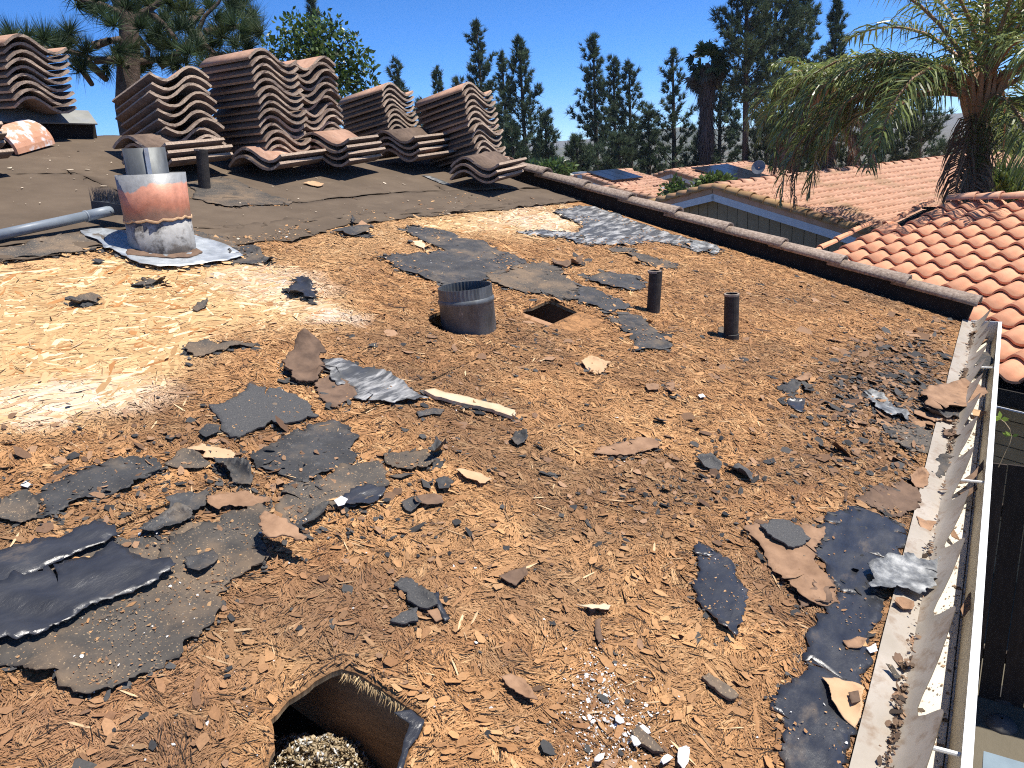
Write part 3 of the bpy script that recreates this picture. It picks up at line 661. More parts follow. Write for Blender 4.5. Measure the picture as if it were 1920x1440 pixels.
sheet('felt_paper', [UV(x, y - 1, .014) for x, y in crack2] + [(rake_u(3.0) + .0, 3.0), (rr_ - .02, 4.85), (1.6, 4.87)], M['brownfelt'], h=.015, amp=.002, wl=.4, curl=.006, jag=.004, step=.06, inuv=True, label='upper sheet of brown felt under the stacks of roof tiles', cat='felt paper', seed=3)

def S(name, px, mk, label, cat, **k): return sheet(name, px, M[mk], label=label, cat=cat, **k)
FS = 'felt scrap'; BS = 'paper scrap'
# flashing under the chimney
S('flashing', [(150, 433), (190, 430), (245, 436), (300, 436), (365, 440), (400, 453), (440, 470), (456, 481), (430, 488), (380, 494), (330, 500), (295, 501), (262, 496), (243, 488), (225, 476), (196, 468), (182, 452), (160, 444)], 'galv', 'bright galvanised flashing sheet with bent edges round the chimney pipe', 'flashing', h=.022, amp=.003, wl=.2, curl=.01, jag=.004, thick=.0015, seed=4)
S('felt_scrap', [(425, 470), (470, 462), (500, 480), (520, 492), (470, 494), (430, 490)], 'felt', 'dark curled felt scrap at the right corner of the galvanised flashing', FS, h=.012, curl=.02)
S('felt_scrap', [(300, 423), (340, 425), (382, 436), (420, 448), (452, 466), (440, 474), (395, 456), (350, 441)], 'feltdusty', 'dusty felt tongue behind the chimney base', FS, h=.012)
S('felt_patch', [(60, 455), (130, 440), (185, 440), (205, 458), (160, 470), (90, 478), (20, 488), (-30, 484)], 'feltdusty', 'grey felt patch left of the flashing along the brown felt edge', FS, h=.016, curl=.012, amp=.002)
S('felt_patch', [(355, 345), (400, 330), (445, 338), (500, 362), (552, 378), (540, 384), (470, 384), (420, 386), (360, 372)], 'feltdusty', 'grey felt patch round the foot of the small black pipe', FS, h=.0215, curl=.004, amp=.001)
# central patches uphill
S('felt_sheet', [(705, 484), (740, 478), (790, 475), (838, 470), (800, 455), (770, 440), (745, 428), (775, 424), (830, 432), (868, 446), (905, 452), (935, 470), (985, 488), (972, 500), (945, 512), (905, 528), (880, 541), (830, 535), (795, 522), (758, 510), (735, 492)], 'felt', 'large torn dark felt sheet uphill of the round metal vent', 'felt sheet', h=.009, amp=.0025, curl=.008, jag=.012, seed=5)
S('felt_sheet', [(912, 517), (945, 505), (985, 494), (1022, 492), (1052, 504), (1085, 540), (1076, 550), (1064, 562), (1040, 556), (1016, 547), (985, 549), (962, 540), (935, 534)], 'feltdusty', 'flat brown felt sheet lying at the upper edge of the square hole', 'felt sheet', h=.013, amp=.0015, curl=.005, seed=6)
S('felt_sheet', [(1062, 546), (1085, 536), (1112, 542), (1150, 560), (1182, 574), (1160, 580), (1140, 586), (1108, 572), (1080, 560)], 'felt', 'narrow dark felt strip right of the square hole', 'felt sheet', h=.011, amp=.002, curl=.01, seed=7)
S('felt_scrap', [(1092, 518), (1130, 514), (1170, 516), (1200, 520), (1212, 538), (1190, 545), (1155, 540), (1125, 534)], 'felt', 'grey felt scrap uphill of the left thin pipe', FS, h=.009, curl=.012, seed=8)
S('felt_sheet', [(1135, 592), (1175, 586), (1205, 598), (1222, 612), (1250, 632), (1262, 652), (1225, 655), (1190, 658), (1190, 632), (1160, 612)], 'felt', 'jagged dark felt piece downhill of the left thin pipe', 'felt sheet', h=.009, curl=.01, seed=9)
S('felt_sheet', [(1040, 398), (1078, 388), (1098, 385), (1140, 396), (1200, 418), (1262, 440), (1340, 462), (1352, 468), (1300, 468), (1262, 458), (1225, 452), (1180, 460), (1130, 458), (1080, 456), (1058, 448), (1084, 438), (1095, 424), (1060, 408)], 'feltwhite', 'bleached felt sheet with white streaks below the upper edge tiles', 'felt sheet', h=.009, amp=.003, curl=.008, jag=.012, seed=10)
S('foil_scrap', [(1284, 456), (1302, 452), (1335, 460), (1358, 468), (1340, 476), (1300, 470)], 'silver', 'crumpled silvery grey scrap close to the dark edge board', FS, h=.012, amp=.005, curl=.012, seed=11)
S('felt_strip', [(970, 436), (1015, 431), (1060, 434), (1100, 440), (1090, 446), (1020, 443)], 'feltwhite', 'pale streaked felt strip crossing the bleached board', FS, h=.008, seed=12)
S('felt_scrap', [(1172, 472), (1215, 478), (1262, 494), (1270, 502), (1240, 503), (1198, 490)], 'feltdusty', 'flat olive grey felt scrap lying alone below the bleached felt', FS, h=.012, seed=13)
S('felt_scrap', [(1135, 465), (1165, 462), (1190, 468), (1175, 473), (1145, 472)], 'feltdusty', 'small flat grey scrap touching the bleached felt sheet', FS, h=.01)
S('felt_scrap', [(1030, 488), (1062, 494), (1095, 486), (1090, 495), (1060, 502), (1035, 498)], 'barkdark', 'curled dark brown scrap uphill of the brown felt sheet', FS, h=.014, curl=.03)
S('board_splinter', [(770, 452), (792, 450), (800, 462), (795, 467), (780, 460)], 'palewood', 'pale splinter of board on the large dark felt sheet', 'splinter', h=.016)
S('felt_scrap', [(622, 436), (660, 428), (700, 424), (692, 438), (650, 444)], 'felt', 'dark felt scrap under the torn felt edge in the middle', FS, h=.012, curl=.02)
# lower left black sheets
S('felt_strip', [(66, 930), (100, 905), (160, 880), (215, 866), (262, 862), (300, 872), (300, 886), (262, 903), (215, 925), (160, 935), (128, 950), (96, 972), (80, 962)], 'felt', 'long dark felt strip near the left edge, uphill of the shiny sheets', 'felt sheet', h=.009, amp=.003, curl=.014, jag=.014, seed=14)
S('felt_scrap', [(-30, 950), (20, 930), (52, 922), (75, 950), (70, 972), (40, 982), (10, 978), (-30, 970)], 'feltdusty', 'dusty grey felt scrap cut by the left edge of the picture', FS, h=.010, curl=.012, seed=15)
S('felt_sheet', [(-60, 1052), (0, 1034), (60, 1012), (150, 986), (178, 974), (215, 984), (221, 1000), (200, 1016), (160, 1030), (120, 1048), (84, 1062), (40, 1086), (0, 1100), (-60, 1120)], 'feltshiny', 'shiny black felt strip with glossy wrinkles at the left edge', 'felt sheet', h=.030, amp=.003, ridges=(.035, .008, .5), curl=.01, jag=.012, seed=16)
S('felt_sheet', [(-60, 1112), (0, 1092), (60, 1076), (120, 1050), (180, 1036), (240, 1026), (262, 1040), (300, 1050), (330, 1062), (280, 1100), (215, 1120), (150, 1150), (110, 1176), (40, 1200), (-60, 1222)], 'feltshiny', 'wide shiny black felt sheet rippled like plastic at lower left', 'felt sheet', h=.033, amp=.003, ridges=(.032, .009, .5), curl=.008, jag=.012, seed=17)
S('felt_sheet', [(300, 1040), (340, 1004), (392, 984), (440, 962), (490, 950), (492, 1006), (470, 1030), (505, 1040), (470, 1072), (430, 1092), (405, 1120), (404, 1160), (380, 1190), (340, 1228), (292, 1255), (240, 1284), (180, 1300), (138, 1304), (110, 1290), (112, 1262), (70, 1275), (24, 1250), (-60, 1235), (-60, 1190), (40, 1172), (120, 1140), (220, 1090)], 'feltdusty', 'largest dusty black felt sheet spread across the lower left', 'felt sheet', h=.010, amp=.004, ridges=(.08, .004, .5), curl=.012, jag=.014, seed=18, lift=[(70, 1270, .025, .06)])
S('felt_sheet', [(-60, 1080), (100, 1034), (220, 1008), (300, 1004), (400, 982), (488, 958), (500, 1040), (420, 1100), (300, 1130), (200, 1160), (-60, 1236)], 'feltdusty', 'dusty felt layer under the shiny black strips at lower left', 'felt sheet', h=.006, amp=.002, curl=.004, seed=97)
S('felt_scrap', [(258, 1000), (300, 975), (330, 958), (360, 962), (355, 978), (320, 990), (290, 1002)], 'felt', 'small crumpled dark scrap above the shiny black sheet', FS, h=.016, amp=.006, curl=.02, seed=19)
S('felt_scrap', [(310, 942), (345, 928), (390, 920), (385, 950), (352, 962), (318, 962)], 'felt', 'rough ridged black felt scrap between two tan paper scraps', FS, h=.016, amp=.008, curl=.012, seed=20)
S('paper_scrap', [(388, 935), (412, 924), (455, 922), (512, 938), (505, 945), (430, 948), (410, 958), (390, 950)], 'bark', 'cracked tan paper scrap lying above the largest black sheet', BS, h=.020, curl=.012, seed=21)
S('felt_scrap', [(400, 864), (425, 866), (462, 880), (475, 900), (470, 912), (440, 905), (420, 885)], 'felt', 'twisted black felt roll beside the open board seam', FS, h=.016, amp=.012, wl=.04, curl=.03, seed=22)
S('felt_sheet', [(306, 868), (345, 845), (395, 868), (372, 880), (330, 876)], 'feltdusty', 'brown triangular felt piece above the open board seam', 'felt sheet', h=.014, curl=.01, seed=23)
S('paper_scrap', [(346, 838), (380, 832), (430, 845), (452, 866), (440, 874), (400, 862)], 'barkpale', 'ragged tan paper scrap beside the brown triangular felt', BS, h=.012, curl=.008, jag=.012, seed=24)
S('felt_sheet', [(465, 858), (500, 838), (540, 815), (590, 796), (628, 787), (655, 802), (664, 830), (668, 868), (640, 880), (600, 890), (572, 902), (540, 895), (518, 884), (498, 884), (480, 876)], 'felt', 'squarish dark felt sheet with a straight upper edge below the granule piece', 'felt sheet', h=.009, amp=.004, curl=.008, jag=.01, seed=25)
S('felt_sheet', [(525, 902), (572, 906), (620, 890), (668, 872), (700, 868), (728, 888), (730, 905), (700, 932), (672, 946), (640, 950), (612, 945), (590, 958), (560, 986), (530, 975), (516, 950), (535, 935)], 'feltdusty', 'wrinkled dusty felt sheet below the squarish dark sheet', 'felt sheet', h=.012, amp=.004, ridges=(.05, .004, .7), curl=.012, jag=.014, seed=26)
S('felt_scrap', [(638, 948), (660, 918), (688, 906), (722, 914), (716, 930), (690, 948), (655, 950)], 'feltshiny', 'small fluted shiny black scrap at the right end of the dusty sheets', FS, h=.018, amp=.004, ridges=(.02, .006, 1.2), curl=.012, seed=27)
S('felt_scrap', [(536, 985), (580, 965), (618, 950), (608, 968), (590, 982), (566, 990), (572, 1002), (548, 996)], 'felt', 'folded dark felt scrap uphill of the standing brown flap', FS, h=.014, curl=.02, seed=28)
S('felt_scrap', [(718, 858), (755, 846), (800, 842), (826, 860), (800, 880), (770, 884), (728, 872)], 'feltdusty', 'dusty ragged felt scrap at the right end of the dark patches', FS, h=.010, amp=.005, curl=.012, jag=.014, seed=29)
S('felt_scrap', [(800, 862), (818, 832), (836, 838), (830, 852), (812, 862)], 'felt', 'black upturned felt corner beside the dusty ragged scrap', FS, h=.02, amp=.01, curl=.04, seed=30)
S('felt_scrap', [(728, 892), (760, 886), (778, 888), (752, 898)], 'felt', 'thin black felt sliver under the dusty ragged scrap', FS, h=.012, curl=.012)
S('granule_felt', [(391, 758), (420, 757), (448, 742), (462, 734), (468, 718), (490, 728), (530, 730), (555, 740), (580, 760), (598, 782), (560, 790), (520, 797), (508, 790), (496, 802), (460, 814), (430, 818), (412, 788)], 'feltgran', 'flat grey granule surfaced felt piece with a clean straight left edge', 'felt sheet', h=.016, amp=.002, curl=.006, jag=.006, thick=.004, seed=31)
S('felt_scrap', [(372, 812), (388, 796), (412, 800), (408, 812), (386, 824)], 'felt', 'small crumpled black scrap at the left corner of the granule piece', FS, h=.014, amp=.008, curl=.02, seed=32)
S('felt_sheet', [(603, 676), (640, 676), (690, 690), (735, 706), (764, 722), (784, 738), (804, 746), (778, 754), (740, 756), (700, 752), (662, 744), (660, 722), (620, 712)], 'feltwhite', 'long tapering grey felt strip with a rolled left end in the middle', 'felt sheet', h=.018, amp=.006, curl=.014, seed=33, lift=[(640, 690, .02, .08)])
S('brown_flap', [(533, 690), (540, 672), (562, 660), (585, 655), (606, 668), (609, 688), (596, 712), (566, 714), (546, 710)], 'barkdark', 'rounded brown paper flap standing tilted beside the grey felt strip', BS, h=.030, amp=.005, curl=.02, thick=.004, seed=34, lift=[(568, 660, .065, .12)])
S('paper_scrap', [(588, 722), (615, 708), (645, 714), (666, 730), (652, 750), (634, 766), (606, 752), (596, 738)], 'barkdark', 'flat brown paper scrap at the foot of the standing rounded flap', BS, h=.014, curl=.008, seed=35)
S('wood_strip', [(794, 734), (815, 730), (842, 738), (880, 744), (930, 758), (965, 770), (964, 784), (940, 776), (900, 764), (860, 754), (815, 746)], 'palewood', 'pale split wood strip lying in the middle of the deck', 'wood strip', h=.022, amp=.004, curl=.004, jag=.004, thick=.010, seed=36)
S('bark_flap', [(486, 968), (496, 958), (515, 964), (540, 980), (560, 994), (576, 1006), (568, 1014), (548, 1006), (526, 1003), (506, 1008), (492, 1000)], 'bark', 'stiff brown paper flap standing up over its own dark shadow', BS, h=.10, amp=.004, curl=.0, thick=.003, seed=37, cover=False)
S('felt_scrap', [(345, 1050), (375, 1040), (398, 1030), (410, 1044), (396, 1062), (372, 1078), (352, 1070)], 'felt', 'crumpled black lump on the largest black sheet', FS, h=.022, amp=.016, wl=.03, curl=.02, seed=38)
# right side
S('felt_sheet', [(1562, 962), (1600, 950), (1640, 962), (1688, 980), (1700, 1004), (1690, 1040), (1662, 1100), (1650, 1150), (1630, 1230), (1606, 1330), (1588, 1420), (1575, 1500), (1490, 1500), (1472, 1440), (1466, 1378), (1448, 1304), (1462, 1286), (1500, 1268), (1512, 1220), (1530, 1172), (1546, 1140), (1570, 1100), (1548, 1060), (1520, 1030), (1536, 1000)], 'feltshiny', 'long black felt band along the gutter edge at lower right', 'felt sheet', h=.009, amp=.002, curl=.004, jag=.012, edge_mat=M['rawwood'], seed=39)
S('felt_scrap', [(1308, 1016), (1330, 1024), (1352, 1040), (1376, 1064), (1388, 1088), (1394, 1130), (1392, 1170), (1379, 1196), (1356, 1178), (1336, 1158), (1318, 1140), (1306, 1120), (1314, 1070)], 'feltshiny', 'glossy black triangular felt scrap pointing downhill at right', 'felt sheet', h=.012, amp=.003, curl=.008, edge_mat=M['rawwood'], seed=40)
S('brown_sheet', [(1396, 986), (1412, 976), (1436, 990), (1490, 1000), (1510, 988), (1545, 992), (1540, 1020), (1530, 1036), (1526, 1062), (1556, 1092), (1568, 1104), (1552, 1136), (1520, 1132), (1502, 1124), (1478, 1102), (1456, 1078), (1440, 1052), (1428, 1028)], 'bark', 'large cracked brown paper sheet left of the black gutter band', 'paper sheet', h=.016, amp=.004, curl=.014, jag=.012, seed=41)
S('felt_scrap', [(1425, 984), (1448, 973), (1478, 978), (1505, 992), (1520, 1010), (1508, 1020), (1478, 1026), (1448, 1010)], 'feltgran', 'dark oval flake lying on the large cracked brown sheet', FS, h=.030, amp=.004, curl=.006, thick=.004, seed=42)
S('paper_scrap', [(1500, 1140), (1524, 1128), (1552, 1136), (1562, 1096), (1550, 1080), (1530, 1066), (1524, 1090)], 'barkdark', 'dark folded lower corner of paper beside the black band', BS, h=.012, curl=.012, seed=43)
S('paper_scrap', [(1540, 1270), (1575, 1272), (1600, 1284), (1618, 1298), (1612, 1340), (1604, 1366), (1580, 1346), (1556, 1318), (1552, 1292)], 'barkpale', 'bright tan paper scrap bridging the black band and gutter edge', BS, h=.018, amp=.003, curl=.012, jag=.006, seed=44)
S('paper_scrap', [(1590, 1300), (1608, 1298), (1612, 1318), (1596, 1322)], 'barkdark', 'small dark paper bit on the bright tan scrap', BS, h=.028, seed=45)
S('paper_sheet', [(1600, 935), (1640, 912), (1690, 906), (1722, 930), (1705, 960), (1672, 968), (1640, 950)], 'barkdark', 'wrinkled dark brown paper sheet above the black gutter band', 'paper sheet', h=.012, amp=.006, wl=.06, curl=.012, seed=46)
S('foil_sheet', [(1624, 1060), (1660, 1046), (1700, 1040), (1742, 1056), (1784, 1040), (1764, 1076), (1745, 1096), (1722, 1118), (1700, 1108), (1668, 1112), (1632, 1104), (1636, 1082)], 'silver', 'crumpled silver grey felt lying over the gutter guard', 'felt sheet', h=.040, amp=.010, wl=.08, curl=.014, jag=.01, seed=47)
S('paper_sheet', [(1726, 738), (1760, 720), (1800, 716), (1838, 722), (1846, 745), (1812, 766), (1770, 768), (1735, 758)], 'bark', 'brown paper heap top sheet hanging over the gutter guard', 'paper sheet', h=.050, amp=.008, curl=.02, jag=.01, seed=48)
S('felt_scrap', [(1724, 760), (1748, 752), (1800, 764), (1815, 776), (1780, 786), (1740, 778)], 'felt', 'black felt layer under the brown heap by the gutter', FS, h=.026, amp=.01, curl=.02, seed=49)
S('paper_scrap', [(1714, 768), (1740, 772), (1785, 788), (1790, 796), (1750, 792), (1722, 782)], 'bark', 'tan paper tongue below the brown heap by the gutter', BS, h=.020, curl=.012, seed=50)
S('felt_sheet', [(1660, 800), (1700, 796), (1748, 806), (1755, 822), (1740, 850), (1712, 848), (1672, 828)], 'feltdusty', 'brown grey felt sheet tucked under the gutter flange', 'felt sheet', h=.010, amp=.003, seed=51)
S('felt_scrap', [(1618, 735), (1650, 742), (1690, 770), (1696, 790), (1660, 780), (1630, 756)], 'silver', 'grey crumpled felt lump uphill of the gutter heap', FS, h=.014, amp=.010, curl=.02, seed=52)
S('felt_scrap', [(1462, 722), (1485, 714), (1500, 724), (1490, 736), (1470, 734)], 'felt', 'round black felt scrap beside a tan scrap on the right slope', FS, h=.014, curl=.02, seed=53)
S('felt_scrap', [(1500, 718), (1518, 726), (1526, 736), (1508, 736)], 'felt', 'smaller black sliver right of the round black scrap', FS, h=.012, curl=.02)
S('felt_scrap', [(1476, 750), (1510, 752), (1506, 772), (1492, 768)], 'feltshiny', 'black square scrap with a tan edge below the round black scrap', FS, h=.012, curl=.012)
S('paper_scrap', [(1490, 708), (1512, 700), (1520, 712), (1500, 718)], 'bark', 'tan scrap touching the round black felt scrap', BS, h=.016, curl=.012)
S('felt_scrap', [(1300, 866), (1330, 856), (1352, 876), (1348, 884), (1320, 880)], 'feltgran', 'dark grey scrap with a brown upper half on the right slope', FS, h=.016, curl=.018, seed=54)
S('felt_scrap', [(1362, 878), (1385, 866), (1402, 876), (1412, 900), (1398, 896), (1380, 884)], 'felt', 'sharp twisted black scrap right of the dark grey scrap', FS, h=.022, amp=.012, curl=.04, seed=55)
S('paper_scrap', [(1112, 846), (1150, 832), (1200, 822), (1222, 820), (1236, 838), (1200, 846), (1170, 856), (1140, 852)], 'bark', 'large flat brown paper piece in the middle of the right slope', BS, h=.018, amp=.003, curl=.012, seed=56)
S('paper_scrap', [(1090, 680), (1108, 672), (1146, 682), (1122, 702), (1100, 692)], 'barkpale', 'pale square paper scrap downhill of the square hole', BS, h=.014, curl=.012, seed=57)
S('paper_scrap', [(1210, 722), (1238, 722), (1236, 732), (1215, 734)], 'bark', 'small tan paper scrap left of an upright tan scrap', BS, h=.012, curl=.012)
S('paper_scrap', [(1250, 718), (1264, 714), (1268, 738), (1256, 740)], 'bark', 'small upright tan paper scrap on the right slope', BS, h=.014, curl=.012)
S('felt_scrap', [(738, 1098), (752, 1084), (772, 1084), (790, 1106), (812, 1122), (820, 1138), (800, 1145), (782, 1138), (765, 1128), (762, 1110)], 'feltgran', 'dark granule felt scrap with a torn hooked end near the lower centre', FS, h=.018, amp=.006, curl=.018, thick=.004, seed=58)
S('felt_scrap', [(730, 1166), (752, 1150), (782, 1140), (784, 1168), (752, 1170)], 'feltgran', 'dark leaf shaped felt scrap below the hooked granule scrap', FS, h=.014, curl=.012, thick=.004)
S('felt_scrap', [(812, 1114), (822, 1110), (832, 1140), (844, 1158), (834, 1164), (820, 1140)], 'feltshiny', 'narrow shiny black sliver right of the hooked granule scrap', FS, h=.018, curl=.02)
S('paper_scrap', [(800, 1148), (822, 1142), (834, 1158), (818, 1166)], 'bark', 'small tan scrap at the tip of the shiny black sliver', BS, h=.014)
S('paper_scrap', [(775, 936), (800, 930), (830, 930), (832, 942), (800, 948), (780, 944)], 'barkdark', 'brown paper scrap casting a dark shadow beside the wrinkled sheets', BS, h=.022, curl=.012, seed=59)
S('felt_scrap', [(752, 942), (778, 936), (790, 948), (770, 962), (760, 958)], 'felt', 'black felt scrap left of the shadowed brown scrap', FS, h=.012, amp=.008, curl=.02)
S('paper_scrap', [(936, 1268), (958, 1262), (985, 1282), (1008, 1318), (985, 1314), (955, 1292)], 'bark', 'tan paper scrap with a dark nick at bottom centre', BS, h=.016, curl=.012, seed=60)
S('paper_scrap', [(934, 1084), (955, 1070), (985, 1068), (988, 1084), (968, 1098)], 'barkdark', 'brown oval paper scrap near the lower centre', BS, h=.016, curl=.012, seed=61)
S('bark_piece', [(1316, 1268), (1328, 1262), (1352, 1282), (1376, 1298), (1384, 1308), (1370, 1314), (1350, 1302)], 'feltdusty', 'ridged grey bark strip at lower right of the deck', 'bark piece', h=.016, amp=.006, wl=.02, curl=.01, thick=.005, seed=62)
S('bark_piece', [(1184, 1370), (1196, 1360), (1215, 1380), (1240, 1402), (1244, 1412), (1225, 1410), (1200, 1394)], 'feltdusty', 'dark bark stick among the white paint chips', 'bark piece', h=.018, amp=.006, wl=.02, thick=.006, seed=63)
S('paper_scrap', [(1118, 1160), (1128, 1158), (1132, 1200), (1122, 1206), (1116, 1190)], 'barkdark', 'thin upright brown sliver in the lower middle', BS, h=.014, curl=.012)
S('wood_strip', [(1080, 1132), (1100, 1136), (1146, 1134), (1140, 1146), (1108, 1150)], 'palewood', 'short pale bow shaped wood chip in the lower middle', 'wood strip', h=.014, curl=.012)
S('paper_scrap', [(852, 884), (872, 880), (900, 886), (922, 900), (900, 910), (868, 898)], 'barkpale', 'pale ragged paper scrap below the split wood strip', BS, h=.014, curl=.014, jag=.012)
S('felt_scrap', [(954, 826), (965, 812), (986, 814), (988, 828), (970, 836)], 'felt', 'crumpled black knot in the middle of the deck', FS, h=.014, amp=.014, wl=.02, curl=.02, seed=64)
S('felt_scrap', [(780, 772), (808, 766), (834, 768), (826, 778), (786, 782)], 'felt', 'small grey felt scrap below the split wood strip', FS, h=.012)
S('paper_scrap', [(816, 902), (832, 896), (850, 908), (840, 920), (822, 922)], 'felt', 'small dark star shaped scrap below the pale ragged scrap', BS, h=.012, curl=.012)
# scraps on the bright board
S('felt_scrap', [(130, 564), (146, 556), (170, 553), (188, 556), (182, 568), (165, 568), (152, 573), (136, 571)], 'feltdusty', 'brown flake with a dark shadow lying on the bright board at far left', FS, h=.012, curl=.02, seed=65)
S('felt_scrap', [(246, 532), (270, 522), (298, 517), (318, 532), (300, 530), (262, 535)], 'feltdusty', 'arched grey felt sliver just below the flashing', FS, h=.014, curl=.03, seed=66)
S('felt_scrap', [(359, 578), (370, 566), (390, 561), (388, 573), (370, 582)], 'feltdusty', 'small folded grey scrap in the middle of the bright board', FS, h=.014, curl=.04, seed=67)
S('felt_scrap', [(171, 491), (180, 487), (197, 489), (186, 494)], 'felt', 'tiny dark scrap by the felt edge on the bright board', FS, h=.010)
S('felt_sheet', [(349, 658), (352, 642), (392, 636), (408, 646), (440, 640), (484, 642), (470, 650), (430, 652), (402, 660), (370, 669)], 'feltdusty', 'long notched grey felt scrap at the lower edge of the bright board', 'felt sheet', h=.012, amp=.003, curl=.01, seed=68)
S('foil_scrap', [(534, 546), (548, 538), (556, 522), (570, 520), (582, 532), (598, 552), (590, 562), (566, 554), (540, 558)], 'feltshiny', 'crumpled shiny grey felt lump on the bleached white patch', FS, h=.018, amp=.012, wl=.05, curl=.02, seed=69)
# inside the gutter and on its guard
for i, (px, mk, lab) in enumerate([
    ([(1672, 1136), (1690, 1120), (1712, 1132), (1708, 1148), (1690, 1148)], 'bark', 'rounded brown scrap on the flange below the silver felt'),
    ([(1702, 1178), (1712, 1180), (1722, 1218), (1716, 1226), (1704, 1204)], 'bark', 'brown sliver in the groove of the guard, upper one of two'),
    ([(1668, 1222), (1684, 1216), (1695, 1240), (1692, 1256), (1678, 1240)], 'barkdark', 'dark brown sliver in the groove of the guard, lower one of two'),
    ([(1690, 1252), (1710, 1228), (1724, 1226), (1712, 1252), (1694, 1262)], 'barkdark', 'blackish folded scrap leaning against the gutter guard'),
    ([(1656, 1254), (1668, 1256), (1688, 1276), (1676, 1276)], 'feltdusty', 'grey and white bark chip on the flange'),
    ([(1672, 1304), (1692, 1282), (1700, 1286), (1690, 1306), (1676, 1312)], 'bark', 'tan curl wedged in the guard groove'),
    ([(1704, 898), (1722, 888), (1742, 896), (1738, 912), (1716, 916)], 'bark', 'tan flake in the guard groove beside the black crumple'),
    ([(1748, 872), (1762, 860), (1786, 864), (1786, 880), (1762, 896), (1752, 890)], 'felt', 'black crumple caught on the gutter guard'),
    ([(1768, 808), (1790, 798), (1800, 812), (1782, 824), (1766, 820)], 'barkdark', 'brown curl caught on the gutter guard beside the grey felt'),
    ([(1718, 968), (1734, 980), (1754, 982), (1746, 994), (1726, 992)], 'bark', 'orange brown folded flake on the flange above the silver felt'),
    ([(1580, 1200), (1606, 1196), (1622, 1206), (1614, 1216), (1590, 1214)], 'bark', 'small brown flake beside a white chip near the flange'),
]):
    S('paper_scrap', px, mk, lab, BS, h=.020, amp=.006, curl=.025, seed=70 + i)
def gutter_scrap(px, mk, lab, z=-.098, seed=0, tilt=.0):
    P = []
    for x, y in px:
        r = ray(x, y); t = (z - CAM[2]) / r[2]; P.append(CAM + r * t)
    P = np.array(P); c = P.mean(0); n = len(P); rg = np.random.default_rng(seed)
    V = [c + [0, 0, .012]]; 
    for p in P: V.append(p + [0, 0, .004 + .014 * rg.random()])
    V = np.array(V); V2 = V - [0, 0, .002]; F = [(0, i + 1, (i + 1) % n + 1) for i in range(n)]
    m_ = len(V); mb = MB(); mb.add(np.concatenate([V, V2]), F + [tuple(q + m_ for q in f[::-1]) for f in F] + [(i + 1, i + 1 + m_, (i + 1) % n + 1 + m_, (i + 1) % n + 1) for i in range(n)])
    tag(mb.build('paper_scrap', M[mk]), lab, BS)
gutter_scrap([(1802, 612), (1830, 604), (1864, 610), (1866, 632), (1838, 648), (1804, 640)], 'bark', 'crumpled brown paper filling the far end of the gutter', seed=1)
gutter_scrap([(1822, 668), (1850, 662), (1866, 684), (1850, 690), (1826, 686)], 'felt', 'black scrap lying across the gutter near its far end', z=-.05, seed=2)
gutter_scrap([(1796, 908), (1830, 886), (1850, 862), (1846, 882), (1820, 906), (1800, 912)], 'barkdark', 'long brown curl standing in the gutter beside a hanger rod', z=-.06, seed=3)
gutter_scrap([(1796, 936), (1830, 916), (1832, 926), (1804, 942)], 'barkdark', 'brown curl in the gutter just below the hanger rod', z=-.08, seed=4)
gutter_scrap([(1772, 984), (1786, 998), (1800, 1020), (1784, 1010)], 'bark', 'brown splinter lying on the gutter floor', z=-.09, seed=5)
gutter_scrap([(1800, 1150), (1815, 1120), (1832, 1105), (1836, 1112), (1820, 1150), (1806, 1166)], 'bark', 'dry brown leaf leaning on the front gutter wall', z=-.06, seed=6)
gutter_scrap([(1822, 772), (1836, 776), (1850, 778), (1840, 784), (1824, 782)], 'barkpale', 'thin tan flake on the gutter floor', z=-.095, seed=7)
# felt flap folded into the big hole
S('felt_flap', [(738, 1336), (770, 1330), (796, 1350), (786, 1378), (766, 1402), (756, 1440), (744, 1440), (756, 1392), (768, 1356)], 'feltshiny', 'shiny black felt flap folded into the right edge of the big hole', FS, h=.006, amp=.002, curl=.0, jag=.004, lift=[(760, 1410, -.03, .06)], seed=81, cover=False)
# small white chips that can be told apart
for i, (x, y, s) in enumerate([(1208, 1370, 16), (1190, 1395, 12), (1280, 1425, 20), (1122, 1424, 12), (1246, 1428, 14), (1160, 1352, 10)]):
    S('paint_chip', blob(x, y, s, s * .55, 20 + 37 * i, 6, i), 'white', ['white paint chip beside the dark bark stick', 'white paint chip just left of the bark stick', 'largest white paint chip at the bottom edge', 'white paint chip furthest left in the cluster', 'white paint chip touching the bottom edge left of the largest', 'white paint chip uphill of the bark stick'][i], 'paint chip', h=.014, curl=.01, jag=.006)
S('paint_chip', [(626, 940), (640, 934), (652, 940), (646, 948), (634, 950)], 'white', 'round white chip on the wrinkled dusty felt sheet', 'paint chip', h=.03)
S('paint_chip', [(38, 912), (48, 902), (58, 908), (52, 916)], 'white', 'white chip uphill of the long felt strip at left', 'paint chip', h=.014)
S('paint_chip', [(1308, 742), (1318, 738), (1322, 746), (1312, 748)], 'white', 'white chip alone on the right slope', 'paint chip', h=.012)
S('paint_chip', [(1624, 1214), (1642, 1206), (1646, 1220), (1632, 1224)], 'white', 'white chip at the gutter flange below the silver felt', 'paint chip', h=.022)

